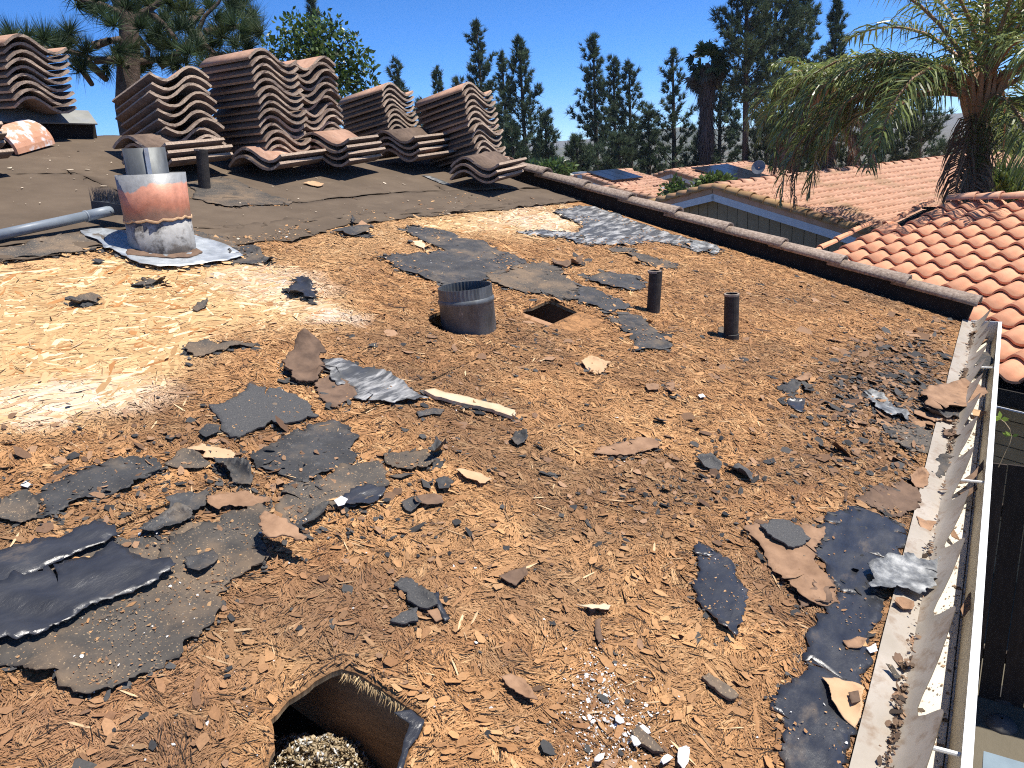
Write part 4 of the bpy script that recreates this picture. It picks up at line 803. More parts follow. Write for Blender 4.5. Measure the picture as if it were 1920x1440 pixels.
# ------------------------------------------------------------------ loose wood strands, flakes and dust (uncountable)
def in_holes(u, v, pad=0.0):
    r = np.zeros(len(u), bool)
    for H in HOLES:
        c = H.mean(0); r |= inside(c + (H - c) * (1 + pad), u, v)
    return r
def on_felt(u, v):
    r = np.zeros(len(u), bool)
    for P in FELT_POLYS:
        lo, hi = P.min(0), P.max(0); k = (u > lo[0]) & (u < hi[0]) & (v > lo[1]) & (v < hi[1])
        if k.any():
            idx = np.nonzero(k)[0]; r[idx] |= inside(P, u[idx], v[idx])
    return r
def flakes(name, u, v, h, L, Wd, ang, pitch, roll, bend, cols, mt, parent, rng, kind='stuff', hexa=True):
    n = len(u); ca, sa = np.cos(ang), np.sin(ang)
    tx = np.array([-.5, -.22, .24, .5, .26, -.25]); ty = np.array([0, .5, .5, 0, -.5, -.5])
    jx = rng.uniform(-.14, .14, (n, 6)); jy = rng.uniform(-.2, .2, (n, 6))
    lx = (tx + jx) * L[:, None]; ly = (ty + jy) * Wd[:, None]
    z = h[:, None] + lx * np.tan(pitch)[:, None] + ly * np.tan(roll)[:, None] + bend[:, None] * (np.abs(tx)[None, :] * 2 - .5)
    z = np.maximum(z, .0005)
    U = u[:, None] + lx * ca[:, None] - ly * sa[:, None]; Vv = v[:, None] + lx * sa[:, None] + ly * ca[:, None]
    P = U[..., None] * EU + Vv[..., None] * EV + z[..., None] * NRM
    P = P.reshape(-1, 3); b = np.arange(n)[:, None] * 6
    F = np.concatenate([b + [0, 3, 2, 1], b + [0, 5, 4, 3]], 1).reshape(-1, 4)
    me = mesh_from(P - root_loc(parent), F, name); setcol(me, np.repeat(cols, 2, axis=0))
    o = link(me, name, mt, parent); tag(o, kind=kind); return o
rng = np.random.default_rng(11)
def bundles(u, v, size, seed, stretch=2.4):
    """which strand of the board each flake belongs to: id hash values, and offset from its middle"""
    gx, gy = u / size, v / size; ix, iy = np.floor(gx).astype(np.int64), np.floor(gy).astype(np.int64)
    best = np.full(len(u), 1e9); bi = np.zeros(len(u), np.int64); bj = bi.copy(); bx = np.zeros(len(u)); by = bx.copy()
    for dx in (-2, -1, 0, 1, 2):
        for dy in (-2, -1, 0, 1, 2):
            i, j = ix + dx, iy + dy; ox = i + _hash(i, j, seed) - gx; oy = j + _hash(i, j, seed + 1) - gy
            a = _hash(i, j, seed + 2) * 3.1416; d = (ox * np.cos(a) + oy * np.sin(a)) ** 2 / stretch ** 2 + (oy * np.cos(a) - ox * np.sin(a)) ** 2
            d = d - .25 * _hash(i, j, seed + 6)
            k = d < best; best[k] = d[k]; bi[k] = i[k]; bj[k] = j[k]; bx[k] = -ox[k] * size; by[k] = -oy[k] * size
    return lambda s_: _hash(bi, bj, seed + 20 + s_), _hash(bi, bj, seed + 2) * 3.1416, bx, by
def sample(n, umin=.25, umax=4.75, vmin=.01, vmax=2.95, pw=1.35):
    u = rng.uniform(umin, umax, n * 4); v = rng.uniform(vmin, vmax, n * 4)
    x, y, z = PXuv(u, v); k = (x > -80) & (x < 1920) & (y < 1500) & (u < rake_u(v) - .01)
    k &= rng.random(len(u)) < np.clip(1.0 / z, 0, 1) ** pw * 1.6 * (1.3 if pw > 1.5 else 1)
    return u[k][:n], v[k][:n], z[k][:n]
# flat strands pressed into the boards (fresh area and everywhere underneath)
u, v, z = sample(24000, vmax=2.9, pw=.2)
fr, wh, da, rd_, li = zones(u, v); k = (rng.random(len(u)) < np.clip(fr * 1.5, .0, 1)) & ~in_holes(u, v, .25) ; u, v, fr, wh, da = u[k], v[k], fr[k], wh[k], da[k]
n = len(u); L = rng.uniform(.05, .13, n); Wd = rng.uniform(.006, .020, n); ang = np.where(rng.random(n) < .6, rng.normal(0, .5, n), rng.uniform(0, 3.14, n))
q = rng.random(n); c = lerp(np.tile(A([.33, .185, .075]), (n, 1)), A([.56, .37, .175]), q ** .6)
c = np.where((rng.random(n) < .10)[:, None], c * A([.80, .58, .42]), c); thin = rng.random(n) < .10; c = np.where(thin[:, None], A([.20, .105, .045]), c); Wd = np.where(thin, .0018, Wd); L = np.where(thin, L * .6, L); c = np.where((rng.random(n) < .12)[:, None], A([.76, .57, .33]), c)
c = lerp(c, A([.74, .68, .60]), wh * .7 * rng.random(n)); c = lerp(c, A([.30, .16, .075]), (1 - np.clip(fr * 1.3, 0, 1)) * .8)
flakes('board_strands', u, v, .0004 + rng.uniform(0, .0008, n), L, Wd, ang, rng.normal(0, .003, n), rng.normal(0, .006, n), np.zeros(n), c, M['strand'], house, rng)
# weathered, lifted flakes
u, v, z = sample(560000, pw=1.7)
fr, wh, da, rd_, li = zones(u, v); fel = on_felt(u, v)
SEAMS = [('v', 1.43, .35, 4.3), ('v', 2.65, 2.0, 4.6), ('u', 1.73, .05, 1.43), ('u', 2.96, 1.43, 2.5), ('u', 4.17, .3, 1.43)]
seam = np.zeros(len(u), bool)
for ax_, p0_, a0_, a1_ in SEAMS:
    a_, b_2 = (v, u) if ax_ == 'v' else (u, v); seam |= (np.abs(a_ - p0_) < .004 + .004 * vn(b_2 * 9, a_ * 0, 41)) & (b_2 > a0_) & (b_2 < a1_) & (fbm(b_2 * 1.7, a_ * 0 + p0_, 12, 2) > .36)
k = ~seam & ~in_holes(u, v, .06) & ~fel & (rng.random(len(u)) > np.clip(fr * 1.2, 0, .975)); u, v, z = u[k], v[k], z[k]; n = len(u)
sc = np.clip(z / 2.0, .5, 2.2)
big = rng.random(n) < .015
L = np.clip(rng.lognormal(math.log(.0105), .45, n), .003, .03) * sc ** .75; L = np.where(big, L * 3.0, L)
Wd = np.minimum(L * rng.uniform(.06, .20, n), .0032 * np.clip(sc, .8, 2)); Wd = np.where(big, L * .12, Wd)
bh, ba, bx_, by_ = bundles(u, v, .030, 500)
ang = ba + np.where(rng.random(n) < .8, rng.normal(0, .22, n), rng.normal(0, 1.2, n)); tilt_u, tilt_v = (bh(1) - .5) * .10, (bh(2) - .5) * .10
hb = np.clip(.0012 + .0016 * bh(3) + bx_ * tilt_u + by_ * tilt_v, .0002, .006)
pt = np.clip(fbm(u * 9, v * 9, 14, 4) * 2.4 - .7, 0, 1); c = weathered_col(u, v, np.clip(.50 * bh(4) + .26 * rng.random(n) + .28 * pt - .03, 0, 1), np.clip(.62 * bh(5) + .42 * rng.random(n) - .02, 0, 1)) * rng.uniform(.85, 1.15, (n, 1)); lift = (rng.random(n) < .006) & ~big; L = np.where(lift, rng.uniform(.012, .034, n), L); Wd = np.where(lift, L * rng.uniform(.22, .5, n), Wd)
crack_shade = (rng.random(n) < .03) & ~lift; L = np.where(crack_shade, rng.uniform(.015, .05, n), L); Wd = np.where(crack_shade, rng.uniform(.0008, .0026, n) * np.clip(sc, .8, 1.5), Wd); c = np.where(crack_shade[:, None], A([.022, .014, .010]), c)  # thin near-black flakes: shade of the cracks put into flake colour
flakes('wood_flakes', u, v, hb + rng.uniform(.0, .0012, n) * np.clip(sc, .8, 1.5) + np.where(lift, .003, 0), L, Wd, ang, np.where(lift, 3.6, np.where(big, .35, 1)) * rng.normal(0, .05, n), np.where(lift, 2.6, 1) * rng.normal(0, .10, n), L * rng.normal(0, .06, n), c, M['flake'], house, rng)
# chips and dust lying on the felt sheets
u, v, z = sample(60000); fel = on_felt(u, v); k = fel & ~in_holes(u, v, .05) & (rng.random(len(u)) < np.clip((fbm(u * 5, v * 5, 90, 4) - .46) * 4, .02, .9)); u, v, z = u[k], v[k], z[k]; n = len(u)
L = np.clip(rng.lognormal(math.log(.0036), .55, n), .0014, .016) * np.clip(z / 2, .8, 1.8)
c = np.where((rng.random(n) < .75)[:, None], weathered_col(u, v, rng.random(n), rng.random(n) * .6 + .4), A([.16, .12, .085])); c = np.where((rng.random(n) < .03)[:, None], A([.66, .64, .6]), c)
flakes('dust_on_felt', u, v, rng.uniform(.008, .0115, n), L, L * rng.uniform(.3, .8, n), rng.uniform(0, 6.28, n), rng.normal(0, .2, n), rng.normal(0, .2, n), L * .05, c, M['flake'], house, rng)
# torn shreds and chips along the edges of the sheets
eu = []; et = []
for P in FELT_POLYS:
    nx_ = np.roll(P, -1, 0); d_ = nx_ - P; l_ = np.linalg.norm(d_, axis=1)
    if np.ptp(P, axis=0).max() > 1.6: continue
    k = rng.random(len(P)) < np.clip(l_ / .012, 0, 1) * .75
    eu.append(P[k]); et.append(np.arctan2(d_[k][:, 1], d_[k][:, 0]))
eu = np.concatenate(eu); et = np.concatenate(et); eu = np.concatenate([eu, eu]); et = np.concatenate([et, et]); n = len(eu)
uu = eu[:, 0] + rng.normal(0, .010, n); vv = eu[:, 1] + rng.normal(0, .010, n); k = ~in_holes(uu, vv, .05) & (vv > .06); uu, vv, et = uu[k], vv[k], et[k]; n = len(uu)
x_, y_, z_ = PXuv(uu, vv); L = np.clip(rng.lognormal(math.log(.011), .6, n), .003, .045) * np.clip(z_ / 2, .7, 1.6)
c = np.where((rng.random(n) < .55)[:, None], lerp(np.tile(A([.022, .022, .023]), (n, 1)), A([.085, .08, .075]), rng.random(n)), weathered_col(uu, vv, rng.random(n), rng.random(n)))
flakes('edge_shreds', uu, vv, rng.uniform(.002, .009, n), L, L * rng.uniform(.25, .7, n), et + rng.normal(0, .6, n), rng.normal(0, .16, n), rng.normal(0, .22, n), L * rng.normal(.03, .08, n), c, M['flake'], house, rng)
# dark felt crumbs and brown paper flakes
n0 = 1500; u, v, z = sample(n0 * 6, pw=.8); fr, wh, da, rd_, li = zones(u, v)
k = ~in_holes(u, v, .06) & (rng.random(len(u)) < .07 + .8 * da - .3 * fr); u, v, z, da = u[k][:n0], v[k][:n0], z[k][:n0], da[k][:n0]; n = len(u)
L = np.clip(rng.lognormal(math.log(.012), .6, n), .004, .05) * np.clip(z / 2.2, .8, 1.6)
t = rng.random(n) < .32 + .4 * da
c = np.where(t[:, None], lerp(np.tile(A([.022, .023, .026]), (n, 1)), A([.07, .066, .06]), rng.random(n)), lerp(np.tile(A([.15, .085, .05]), (n, 1)), A([.36, .215, .125]), rng.random(n)))
flakes('felt_crumbs', u, v, rng.uniform(.003, .006, n), L, L * rng.uniform(.35, .8, n), rng.uniform(0, 6.28, n), rng.normal(0, .14, n), rng.normal(0, .2, n), L * rng.normal(.04, .08, n), c, M['flake'], house, rng)
# slender needles and splinters
gx = np.concatenate([rng.normal(1655, 60, 900), rng.normal(1720, 45, 700), rng.normal(1600, 70, 500), rng.normal(1300, 110, 260), rng.normal(250, 160, 420), rng.normal(620, 140, 420)]); gy = np.concatenate([rng.normal(720, 50, 900), rng.normal(780, 80, 700), rng.normal(800, 60, 500), rng.normal(900, 60, 260), rng.normal(900, 60, 420), rng.normal(930, 60, 420)])
uv_ = np.array([UV(a, b) for a, b in zip(gx, gy)]); u, v = uv_[:, 0], uv_[:, 1]; k = ~in_holes(u, v, .06) & (v > .06) & (u < rake_u(v) - .03); u, v = u[k], v[k]; n = len(u); x_, y_, z = PXuv(u, v)
L = np.clip(rng.lognormal(math.log(.014), .6, n), .004, .06) * np.clip(z / 2.4, .7, 1.6)
c = np.where((rng.random(n) < .5)[:, None], lerp(np.tile(A([.018, .018, .019]), (n, 1)), A([.075, .07, .065]), rng.random(n)), lerp(np.tile(A([.10, .055, .032]), (n, 1)), A([.36, .21, .115]), rng.random(n)))
flakes('felt_litter', u, v, rng.uniform(.003, .010, n), L, L * rng.uniform(.25, .75, n), rng.uniform(0, 6.28, n), rng.normal(0, .2, n), rng.normal(0, .28, n), L * rng.normal(.04, .1, n), c, M['flake'], house, rng)
n0 = 520; u, v, z = sample(n0 * 2, pw=.9); k = ~in_holes(u, v, .06); u, v, z = u[k][:n0], v[k][:n0], z[k][:n0]; n = len(u)
L = rng.uniform(.012, .06, n); c = lerp(np.tile(A([.24, .14, .07]), (n, 1)), A([.66, .47, .27]), rng.random(n))
flakes('splinters', u, v, rng.uniform(.003, .007, n), L, L * rng.uniform(.05, .10, n), rng.uniform(0, 6.28, n), rng.normal(0, .08, n), rng.normal(0, .1, n), L * .03, c, M['flake'], house, rng)
# white paint crumbs, thickest at the bottom right of centre
px = np.concatenate([rng.normal(1150, 55, 420), rng.normal(1120, 26, 300), rng.uniform(100, 1700, 240)]); py = np.concatenate([rng.normal(1375, 60, 420), rng.normal(1300, 45, 300), rng.uniform(640, 1430, 240)])
uv_ = np.array([UV(a, b) for a, b in zip(px, py)]); u, v = uv_[:, 0], uv_[:, 1]; k = ~in_holes(u, v, .06); u, v = u[k], v[k]; n = len(u)
L = np.clip(rng.lognormal(math.log(.0026), .55, n), .001, .010)
c = lerp(np.tile(A([.40, .39, .38]), (n, 1)), A([.78, .77, .75]), rng.random(n))
flakes('paint_crumbs', u, v, rng.uniform(.003, .006, n), L, L * rng.uniform(.5, 1, n), rng.uniform(0, 6.28, n), rng.normal(0, .3, n), rng.normal(0, .3, n), L * 0, c, M['flake'], house, rng)
# dirt and leaf bits caught in the fold of the guard and on the felt of the upper roof
n = 2600; u = rng.uniform(.9, 4.55, n); v = rng.normal(-.010, .006, n); kk = rng.random(n) < np.clip((fbm(u * 4, u * 0, 71, 3) - .38) * 4, .06, 1); u, v = u[kk], v[kk]; n = len(u); L = np.clip(rng.lognormal(math.log(.007), .5, n), .003, .03)
c = lerp(np.tile(A([.05, .035, .025]), (n, 1)), A([.30, .19, .115]), rng.random(n) ** 1.3)
flakes('gutter_litter', u, v, rng.uniform(.012, .022, n), L, L * rng.uniform(.3, .8, n), rng.uniform(0, 6.28, n), rng.normal(0, .4, n), rng.normal(0, .4, n), L * .08, c, M['flake'], house, rng)
n = 420; u = rng.uniform(1.0, 4.6, n); v = rng.uniform(2.5, 4.7, n); k = u < rake_u(v) - .05; u, v = u[k], v[k]; n = len(u); L = np.clip(rng.lognormal(math.log(.007), .7, n), .003, .05)
c = lerp(np.tile(A([.15, .11, .075]), (n, 1)), A([.60, .50, .38]), rng.random(n))
flakes('litter_on_brown_felt', u, v, rng.uniform(.0135, .0155, n), L, L * rng.uniform(.2, .7, n), rng.uniform(0, 6.28, n), rng.normal(0, .12, n), rng.normal(0, .12, n), L * .03, c, M['flake'], house, rng)
# gutter floor grit
n = 1500; u = rng.uniform(1.0, 4.6, n); yy = rng.uniform(-.10, -.02, n); L = np.clip(rng.lognormal(math.log(.004), .6, n), .0015, .02); a_ = rng.uniform(0, 6.28, n)
tx = np.array([-.5, .1, .5, -.1]); ty = np.array([0, .4, 0, -.4]); X = u[:, None] + L[:, None] * (tx * np.cos(a_)[:, None] - ty * np.sin(a_)[:, None]); Y = yy[:, None] + L[:, None] * (tx * np.sin(a_)[:, None] + ty * np.cos(a_)[:, None])
P = np.stack([X, Y, np.full_like(X, -.1022) + rng.uniform(0, .002, X.shape)], -1).reshape(-1, 3)
me = mesh_from(P - root_loc(house), (np.arange(n)[:, None] * 4 + [0, 1, 2, 3]), 'gutter_grit'); setcol(me, lerp(np.tile(A([.06, .045, .03]), (n, 1)), A([.32, .22, .14]), rng.random(n)))
tag(link(me, 'gutter_grit', M['flake'], house), kind='stuff')
# crumbled filling under the big hole
cu, cv = UV(612, 1412, -.12)
n = 9000; r = np.sqrt(rng.random(n)) * .16; t = rng.uniform(0, 6.28, n); u = cu - .03 + r * np.cos(t) * .9; v = cv - .01 + r * np.sin(t)
mh = -.235 + .13 * np.clip(1 - (r / .16) ** 1.6, 0, 1) + .03 * (fbm(u * 20, v * 20, 3) - .5)
L = np.clip(rng.lognormal(math.log(.008), .4, n), .003, .02); lx = rng.normal(0, 1, (n, 4, 3)); lx /= np.linalg.norm(lx, axis=2, keepdims=True)
ctr = u[:, None] * EU + v[:, None] * EV + (mh + rng.uniform(-.01, .012, n))[:, None] * NRM
P = (ctr[:, None, :] + lx * (L[:, None, None] * .55)).reshape(-1, 3); b = np.arange(n)[:, None] * 4
me = mesh_from(P - root_loc(house), np.concatenate([b + [0, 1, 2], b + [0, 2, 3], b + [0, 3, 1], b + [1, 3, 2]], 1).reshape(-1, 3), 'attic_filling')
q = rng.random(n); c = lerp(np.tile(A([.22, .15, .075]), (n, 1)), A([.52, .42, .27]), q); c = np.where((rng.random(n) < .15 + .3 * (fbm(u * 14, v * 14, 6) > .55))[:, None], A([.62, .60, .56]), c); setcol(me, np.repeat(c, 4, axis=0))
tag(link(me, 'attic_filling', M['flake'], house), kind='stuff')
mb = MB(); mb.lathe(deck(cu - .03, cv - .01, -.27), NRM, [(.17, 0), (.12, .06), (.06, .11), (.005, .135)], 20); mb.build('filling_mound', M['barkdark'], house)
# fibres hanging along the far rim of the big hole
n = 260; t = rng.random(n); i0 = (t * 6).astype(int); seq = BIGHOLE[4:11]; a, b = seq[i0], seq[np.minimum(i0 + 1, 6)]; f = (t * 6 - i0)[:, None]; uvp = a + (b - a) * f
L = rng.uniform(.006, .022, n); P = []
for k in range(n):
    o = deck(uvp[k, 0] - .001, uvp[k, 1] - .002, -.014 + rng.uniform(-.004, .006)); d = -NRM * rng.uniform(.3, 1) - EV * rng.uniform(0, .5) - EU * rng.uniform(0, .5) + rng.normal(0, .3, 3); d /= np.linalg.norm(d); s_ = np.cross(d, CF) * .0011
    P += [o - s_, o + s_, o + d * L[k]]
me = mesh_from(np.array(P) - root_loc(house), np.arange(3 * n).reshape(n, 3), 'rim_fibres'); setcol(me, lerp(np.tile(A([.30, .19, .09]), (n, 1)), A([.64, .46, .24]), rng.random(n)))
tag(link(me, 'rim_fibres', M['flake'], house), kind='stuff')

# ------------------------------------------------------------------ chimney pipe, vent pipes, broom
Z3 = A([0, 0, 1.])
cb = D(306, 466); loc = cb - Z3 * .10
ch = empty('chimney_pipe', loc, 'paint peeled chimney pipe with an orange sleeve standing on the flashing', 'chimney')
lean = A([0, 0, 1.]) + CR * .03; lean /= np.linalg.norm(lean); lean2 = lean
bm_ = banded('peeled_pipe', [(.0, (.07, .06, .05)), (.165, (.13, .11, .09)), (.19, (.30, .29, .27)), (.255, (.37, .36, .34)), (.29, (.21, .175, .14))], 14, .22, .7, extra=(17, .54, .66, (.06, .052, .045)))
sm_ = banded('orange_sleeve', [(.0, (.26, .17, .12)), (.215, (.33, .185, .12)), (.245, (.44, .17, .095)), (.285, (.58, .25, .155)), (.325, (.60, .27, .175)), (.332, (.27, .275, .275)), (1., (.33, .335, .335))], 6, .16, .5, metal=.1)
jr = random.Random(3); jag_ = [jr.uniform(-.006, .006) for _ in range(40)]
mb = MB(); mb.lathe(cb - lean * .06, lean, [(.126, 0), (.125, .06), (.122, .19), (.115, .19)], 40); mb.build('base_pipe', bm_, ch, smooth=True)
ch.location = Vector(cb - lean * .06)
for o in ch.children: o.data.transform(Matrix.Translation(Vector(loc - (cb - lean * .06))))
s0 = cb + lean * .115
mb = MB(); mb.lathe(s0, lean, [(.1245, 0), (.1255, .006), (.124, .03), (.129, .178), (.126, .178), (.121, .02)], 40, jag=lambda i, j: jag_[j] if i < 2 else 0)
sl = mb.build('sleeve', sm_, ch, smooth=True); 
def recentre(o, P):                               # put the part's own origin at P
    d = Vector(P) - Vector(root_loc(o.parent)); o.data.transform(Matrix.Translation(-d)); o.location = d
recentre(sl, s0 + lean * -.12)
mb = MB(); mb.lathe(s0, lean, [(.1255, .0), (.1285, .003), (.1275, .008), (.1250, .010)], 40, jag=lambda i, j: jag_[j] + .003 * math.sin(j * 1.7)); mb.build('torn_collar', M['barkpale'], ch)
norm_ = lambda a: a / np.linalg.norm(a)
f0 = cb + lean * .17 - CR * .018 + CF * .02
mb = MB(); mb.lathe(f0, lean, [(.079, 0), (.078, .225), (.0755, .225), (.0755, .05)], 36); fl = mb.build('flue', M['galvdark'], ch, smooth=True)
mb = MB(); tng = CR * .83 - CF * .56; sd_ = np.cross(lean, tng)
sdr = norm_(-CF * .8 + CR * .42 - lean * ((-CF * .8 + CR * .42) @ lean)); mb.box(f0 + lean * .125 + sdr * .0785, np.cross(lean, sdr) * .008, lean * .10, sdr * .0025); mb.build('seam_strip', M['galv'], fl)
mb = MB(); mb.box(s0 + lean * .16 - CR * .10 + CF * .09, CR * .03, CF * .02, lean * .03); mb.build('bracket', M['darkwood'], ch)
# tar and crumbs round the foot
S('tar_collar', [(238, 470), (262, 466), (300, 472), (340, 474), (368, 468), (380, 474), (352, 484), (312, 484), (262, 480), (238, 478)], 'barkdark', 'crumbling tar and paint collar round the foot of the chimney pipe', 'tar collar', h=.026, amp=.006, wl=.03, curl=.006, jag=.004, thick=.004, seed=90)

def thin_pipe(px, r, top_px, label, collar=False, hole=None):
    b = D(*px); q, d = px, PX(b)[2]
    Ht = (px[1] - top_px[1]) * d / FPX / math.cos(PITCH) * 1.02
    P = b - Z3 * .08; hf = A([CF[0], CF[1], 0]); rt = ray(*top_px); Q = CAM + rt * (((b - CAM) @ hf) / (rt @ hf)); ax = Q - b; L = np.linalg.norm(ax); ax /= L
    e = empty('vent_pipe', P, label, 'pipe', 'thin black vent pipes')
    mb = MB(); mb.lathe(P, ax, [(r, 0), (r, L + .08), (r * .80, L + .08), (r * .80, .10)], 20); o = mb.build('pipe', M['iron'], e, smooth=False)
    mb = MB(); mb.lathe(b + ax * (L - .008), ax, [(r * 1.01, 0), (r * 1.03, .009), (r * .8, .0095)], 20); mb.build('rim', M['irontop'], e)
    if collar: mb = MB(); mb.lathe(b - ax * .01, ax, [(r * 1.12, 0), (r * 1.13, .028), (r, .03)], 20); mb.build('collar', M['iron'], e)
    return e
thin_pipe((1222, 584), .0285, (1227, 508), 'taller leaning black pipe, the left one of two on the open boards')
thin_pipe((1370, 634), .0300, (1372, 551), 'straight black pipe with a foot collar, right of the other pipe on the open boards', collar=True)
thin_pipe((381, 356), .0300, (375, 280), 'black pipe on the brown felt behind the chimney')
S('pipe_boot', [(1345, 618), (1364, 610), (1366, 632), (1352, 634)], 'feltdusty', 'grey felt patch at the foot of the straight black pipe', FS, h=.008, seed=91)

vb = D(880, 606); vt = empty('round_vent', vb - Z3 * .12, 'short round galvanised vent duct with a crimped top, open and set in a round hole', 'vent')
vx = Z3 + CR * -.02; vx /= np.linalg.norm(vx)
pr = [(.103, 0), (.102, .20), (.1055, .205), (.1055, .215), (.101, .222)]
mb = MB(); mb.lathe(vb - Z3 * .12, vx, pr, 44); mb.build('duct', M['galvdark'], vt, smooth=True)
mb = MB(); n = 88; prof = [(.1012, .222), (.1005, .262), (.0985, .262), (.0985, .05)]; V = []
a = np.cross(vx, [0, 1., 0]); a /= np.linalg.norm(a); b_ = np.cross(vx, a)
for i, (r, hgt) in enumerate(prof):
    for j in range(n):
        t = 2 * math.pi * j / n; rr = r - (.0022 if j % 2 else 0) * (1 if i in (1, 2) else .3); V.append(vb - Z3 * .12 + vx * hgt + rr * (a * math.cos(t) + b_ * math.sin(t)))
mb.add(V, [(i * n + j, i * n + (j + 1) % n, (i + 1) * n + (j + 1) % n, (i + 1) * n + j) for i in range(3) for j in range(n)]); mb.build('crimped_rim', M['galvdark'], vt)

# push broom lying on the brown felt
h0, h1 = D(-40, 449, .030), D(222, 392, .075)
br = empty('push_broom', D(120, 425), 'grey push broom lying on the brown felt left of the chimney', 'broom')
mb = MB(); mb.tube([h0, h0 + (h1 - h0) * .74], .0200, 14); mb.build('handle', M['handle'], br, smooth=True)
mb = MB(); mb.tube([h0 + (h1 - h0) * .735, h0 + (h1 - h0) * .745], .0235, 14); mb.tube([h0 + (h1 - h0) * .745, h1], .0215, 14); mb.build('ferrule', M['handle'], br, smooth=True)
b0, b1 = D(176, 384, .075), D(240, 392, .085); ax = b1 - b0; Lb = np.linalg.norm(ax); ax /= Lb; sx = np.cross(NRM, ax); sx /= np.linalg.norm(sx); upb = np.cross(ax, sx)
mb = MB(); V = []
for t, wd, hh in ((0, .018, .015), (.06, .028, .022), (.5, .034, .026), (.94, .028, .022), (1, .018, .015)):
    for (i, j) in ((-1, -1), (1, -1), (1, 1), (-1, 1)): V.append(b0 + ax * Lb * t + sx * wd * i + upb * hh * j)
F = [(k * 4 + j, k * 4 + (j + 1) % 4, (k + 1) * 4 + (j + 1) % 4, (k + 1) * 4 + j) for k in range(4) for j in range(4)] + [(3, 2, 1, 0), (16, 17, 18, 19)]
mb.add(V, F); mb.build('head', M['blackplastic'], br)
rb = random.Random(2); mb = MB()
for k in range(330):
    o = b0 + ax * Lb * rb.uniform(.03, .97) + sx * rb.uniform(-.026, .026) + upb * .02; d = upb + ax * rb.gauss(0, .22) + sx * rb.gauss(0, .25); d /= np.linalg.norm(d); L = rb.uniform(.05, .068); s_ = ax * .0013; s2 = sx * .0013
    mb.add([o - s_, o + s_, o + s2, o + d * L], [(0, 1, 3), (1, 2, 3), (2, 0, 3)])
mb.build('bristles', M['bristle'], br)

# ------------------------------------------------------------------ stacks of loose roof tiles
TW, TL, TH = .345, .45, .0145
def s_profile(n=13):
    P = []
    for i in range(n):
        t = i / (n - 1); x = TW * (t - .5)
        z = .052 * math.sin(math.pi * t / .56) if t < .56 else -.030 * math.sin(math.pi * (t - .56) / .44)
        P.append((x, z))
    return P
def s_tile(seed, mts):
    """barrel-and-pan tile: y along its length (low end at y=0), x across, z up"""
    r = random.Random(seed); P = s_profile(); n = len(P); V = []; F = []; MI = []
    nn = []
    for i in range(n):
        a = A(P[max(i - 1, 0)]); b = A(P[min(i + 1, n - 1)]); d = b - a; d /= np.linalg.norm(d); nn.append(A([-d[1], d[0]]))
    for y in (0, TL):
        for s_ in (0, 1):
            for i in range(n):
                p = A(P[i]) + (nn[i] * TH / 2 * (1 if s_ == 0 else -1)); j = r.uniform(-.0028, .0028)
                V.append((p[0] + r.uniform(-.0012, .0012), y + j, p[1] + r.uniform(-.0012, .0012)))
    t0, b0_, t1, b1_ = 0, n, 2 * n, 3 * n
    for i in range(n - 1):
        F += [(t0 + i, t0 + i + 1, t1 + i + 1, t1 + i), (b0_ + i + 1, b0_ + i, b1_ + i, b1_ + i + 1), (t0 + i + 1, t0 + i, b0_ + i, b0_ + i + 1), (t1 + i, t1 + i + 1, b1_ + i + 1, b1_ + i)]; MI += [0, 1, 2, 2]
    F += [(t0, t1, b1_, b0_), (t1 + n - 1, t0 + n - 1, b0_ + n - 1, b1_ + n - 1)]; MI += [2, 2]
    me = mesh_from(np.array(V), F, 'roof_tile')
    for q in mts: me.materials.append(q)
    me.polygons.foreach_set('material_index', MI); me.polygons.foreach_set('use_smooth', [m_ < 2 for m_ in MI]); return me
TM = [s_tile(k, (M['conc'], M['conc'], M['concedge'])) for k in range(4)]
TR = [s_tile(k + 9, (M['concred'], M['conc'], M['concedge'])) for k in range(2)]
ORD = ['bottom', 'second', 'third', 'fourth', 'fifth', 'sixth', 'seventh', 'eighth', 'ninth', 'tenth', 'eleventh', 'twelfth', 'thirteenth', 'fourteenth', 'fifteenth']
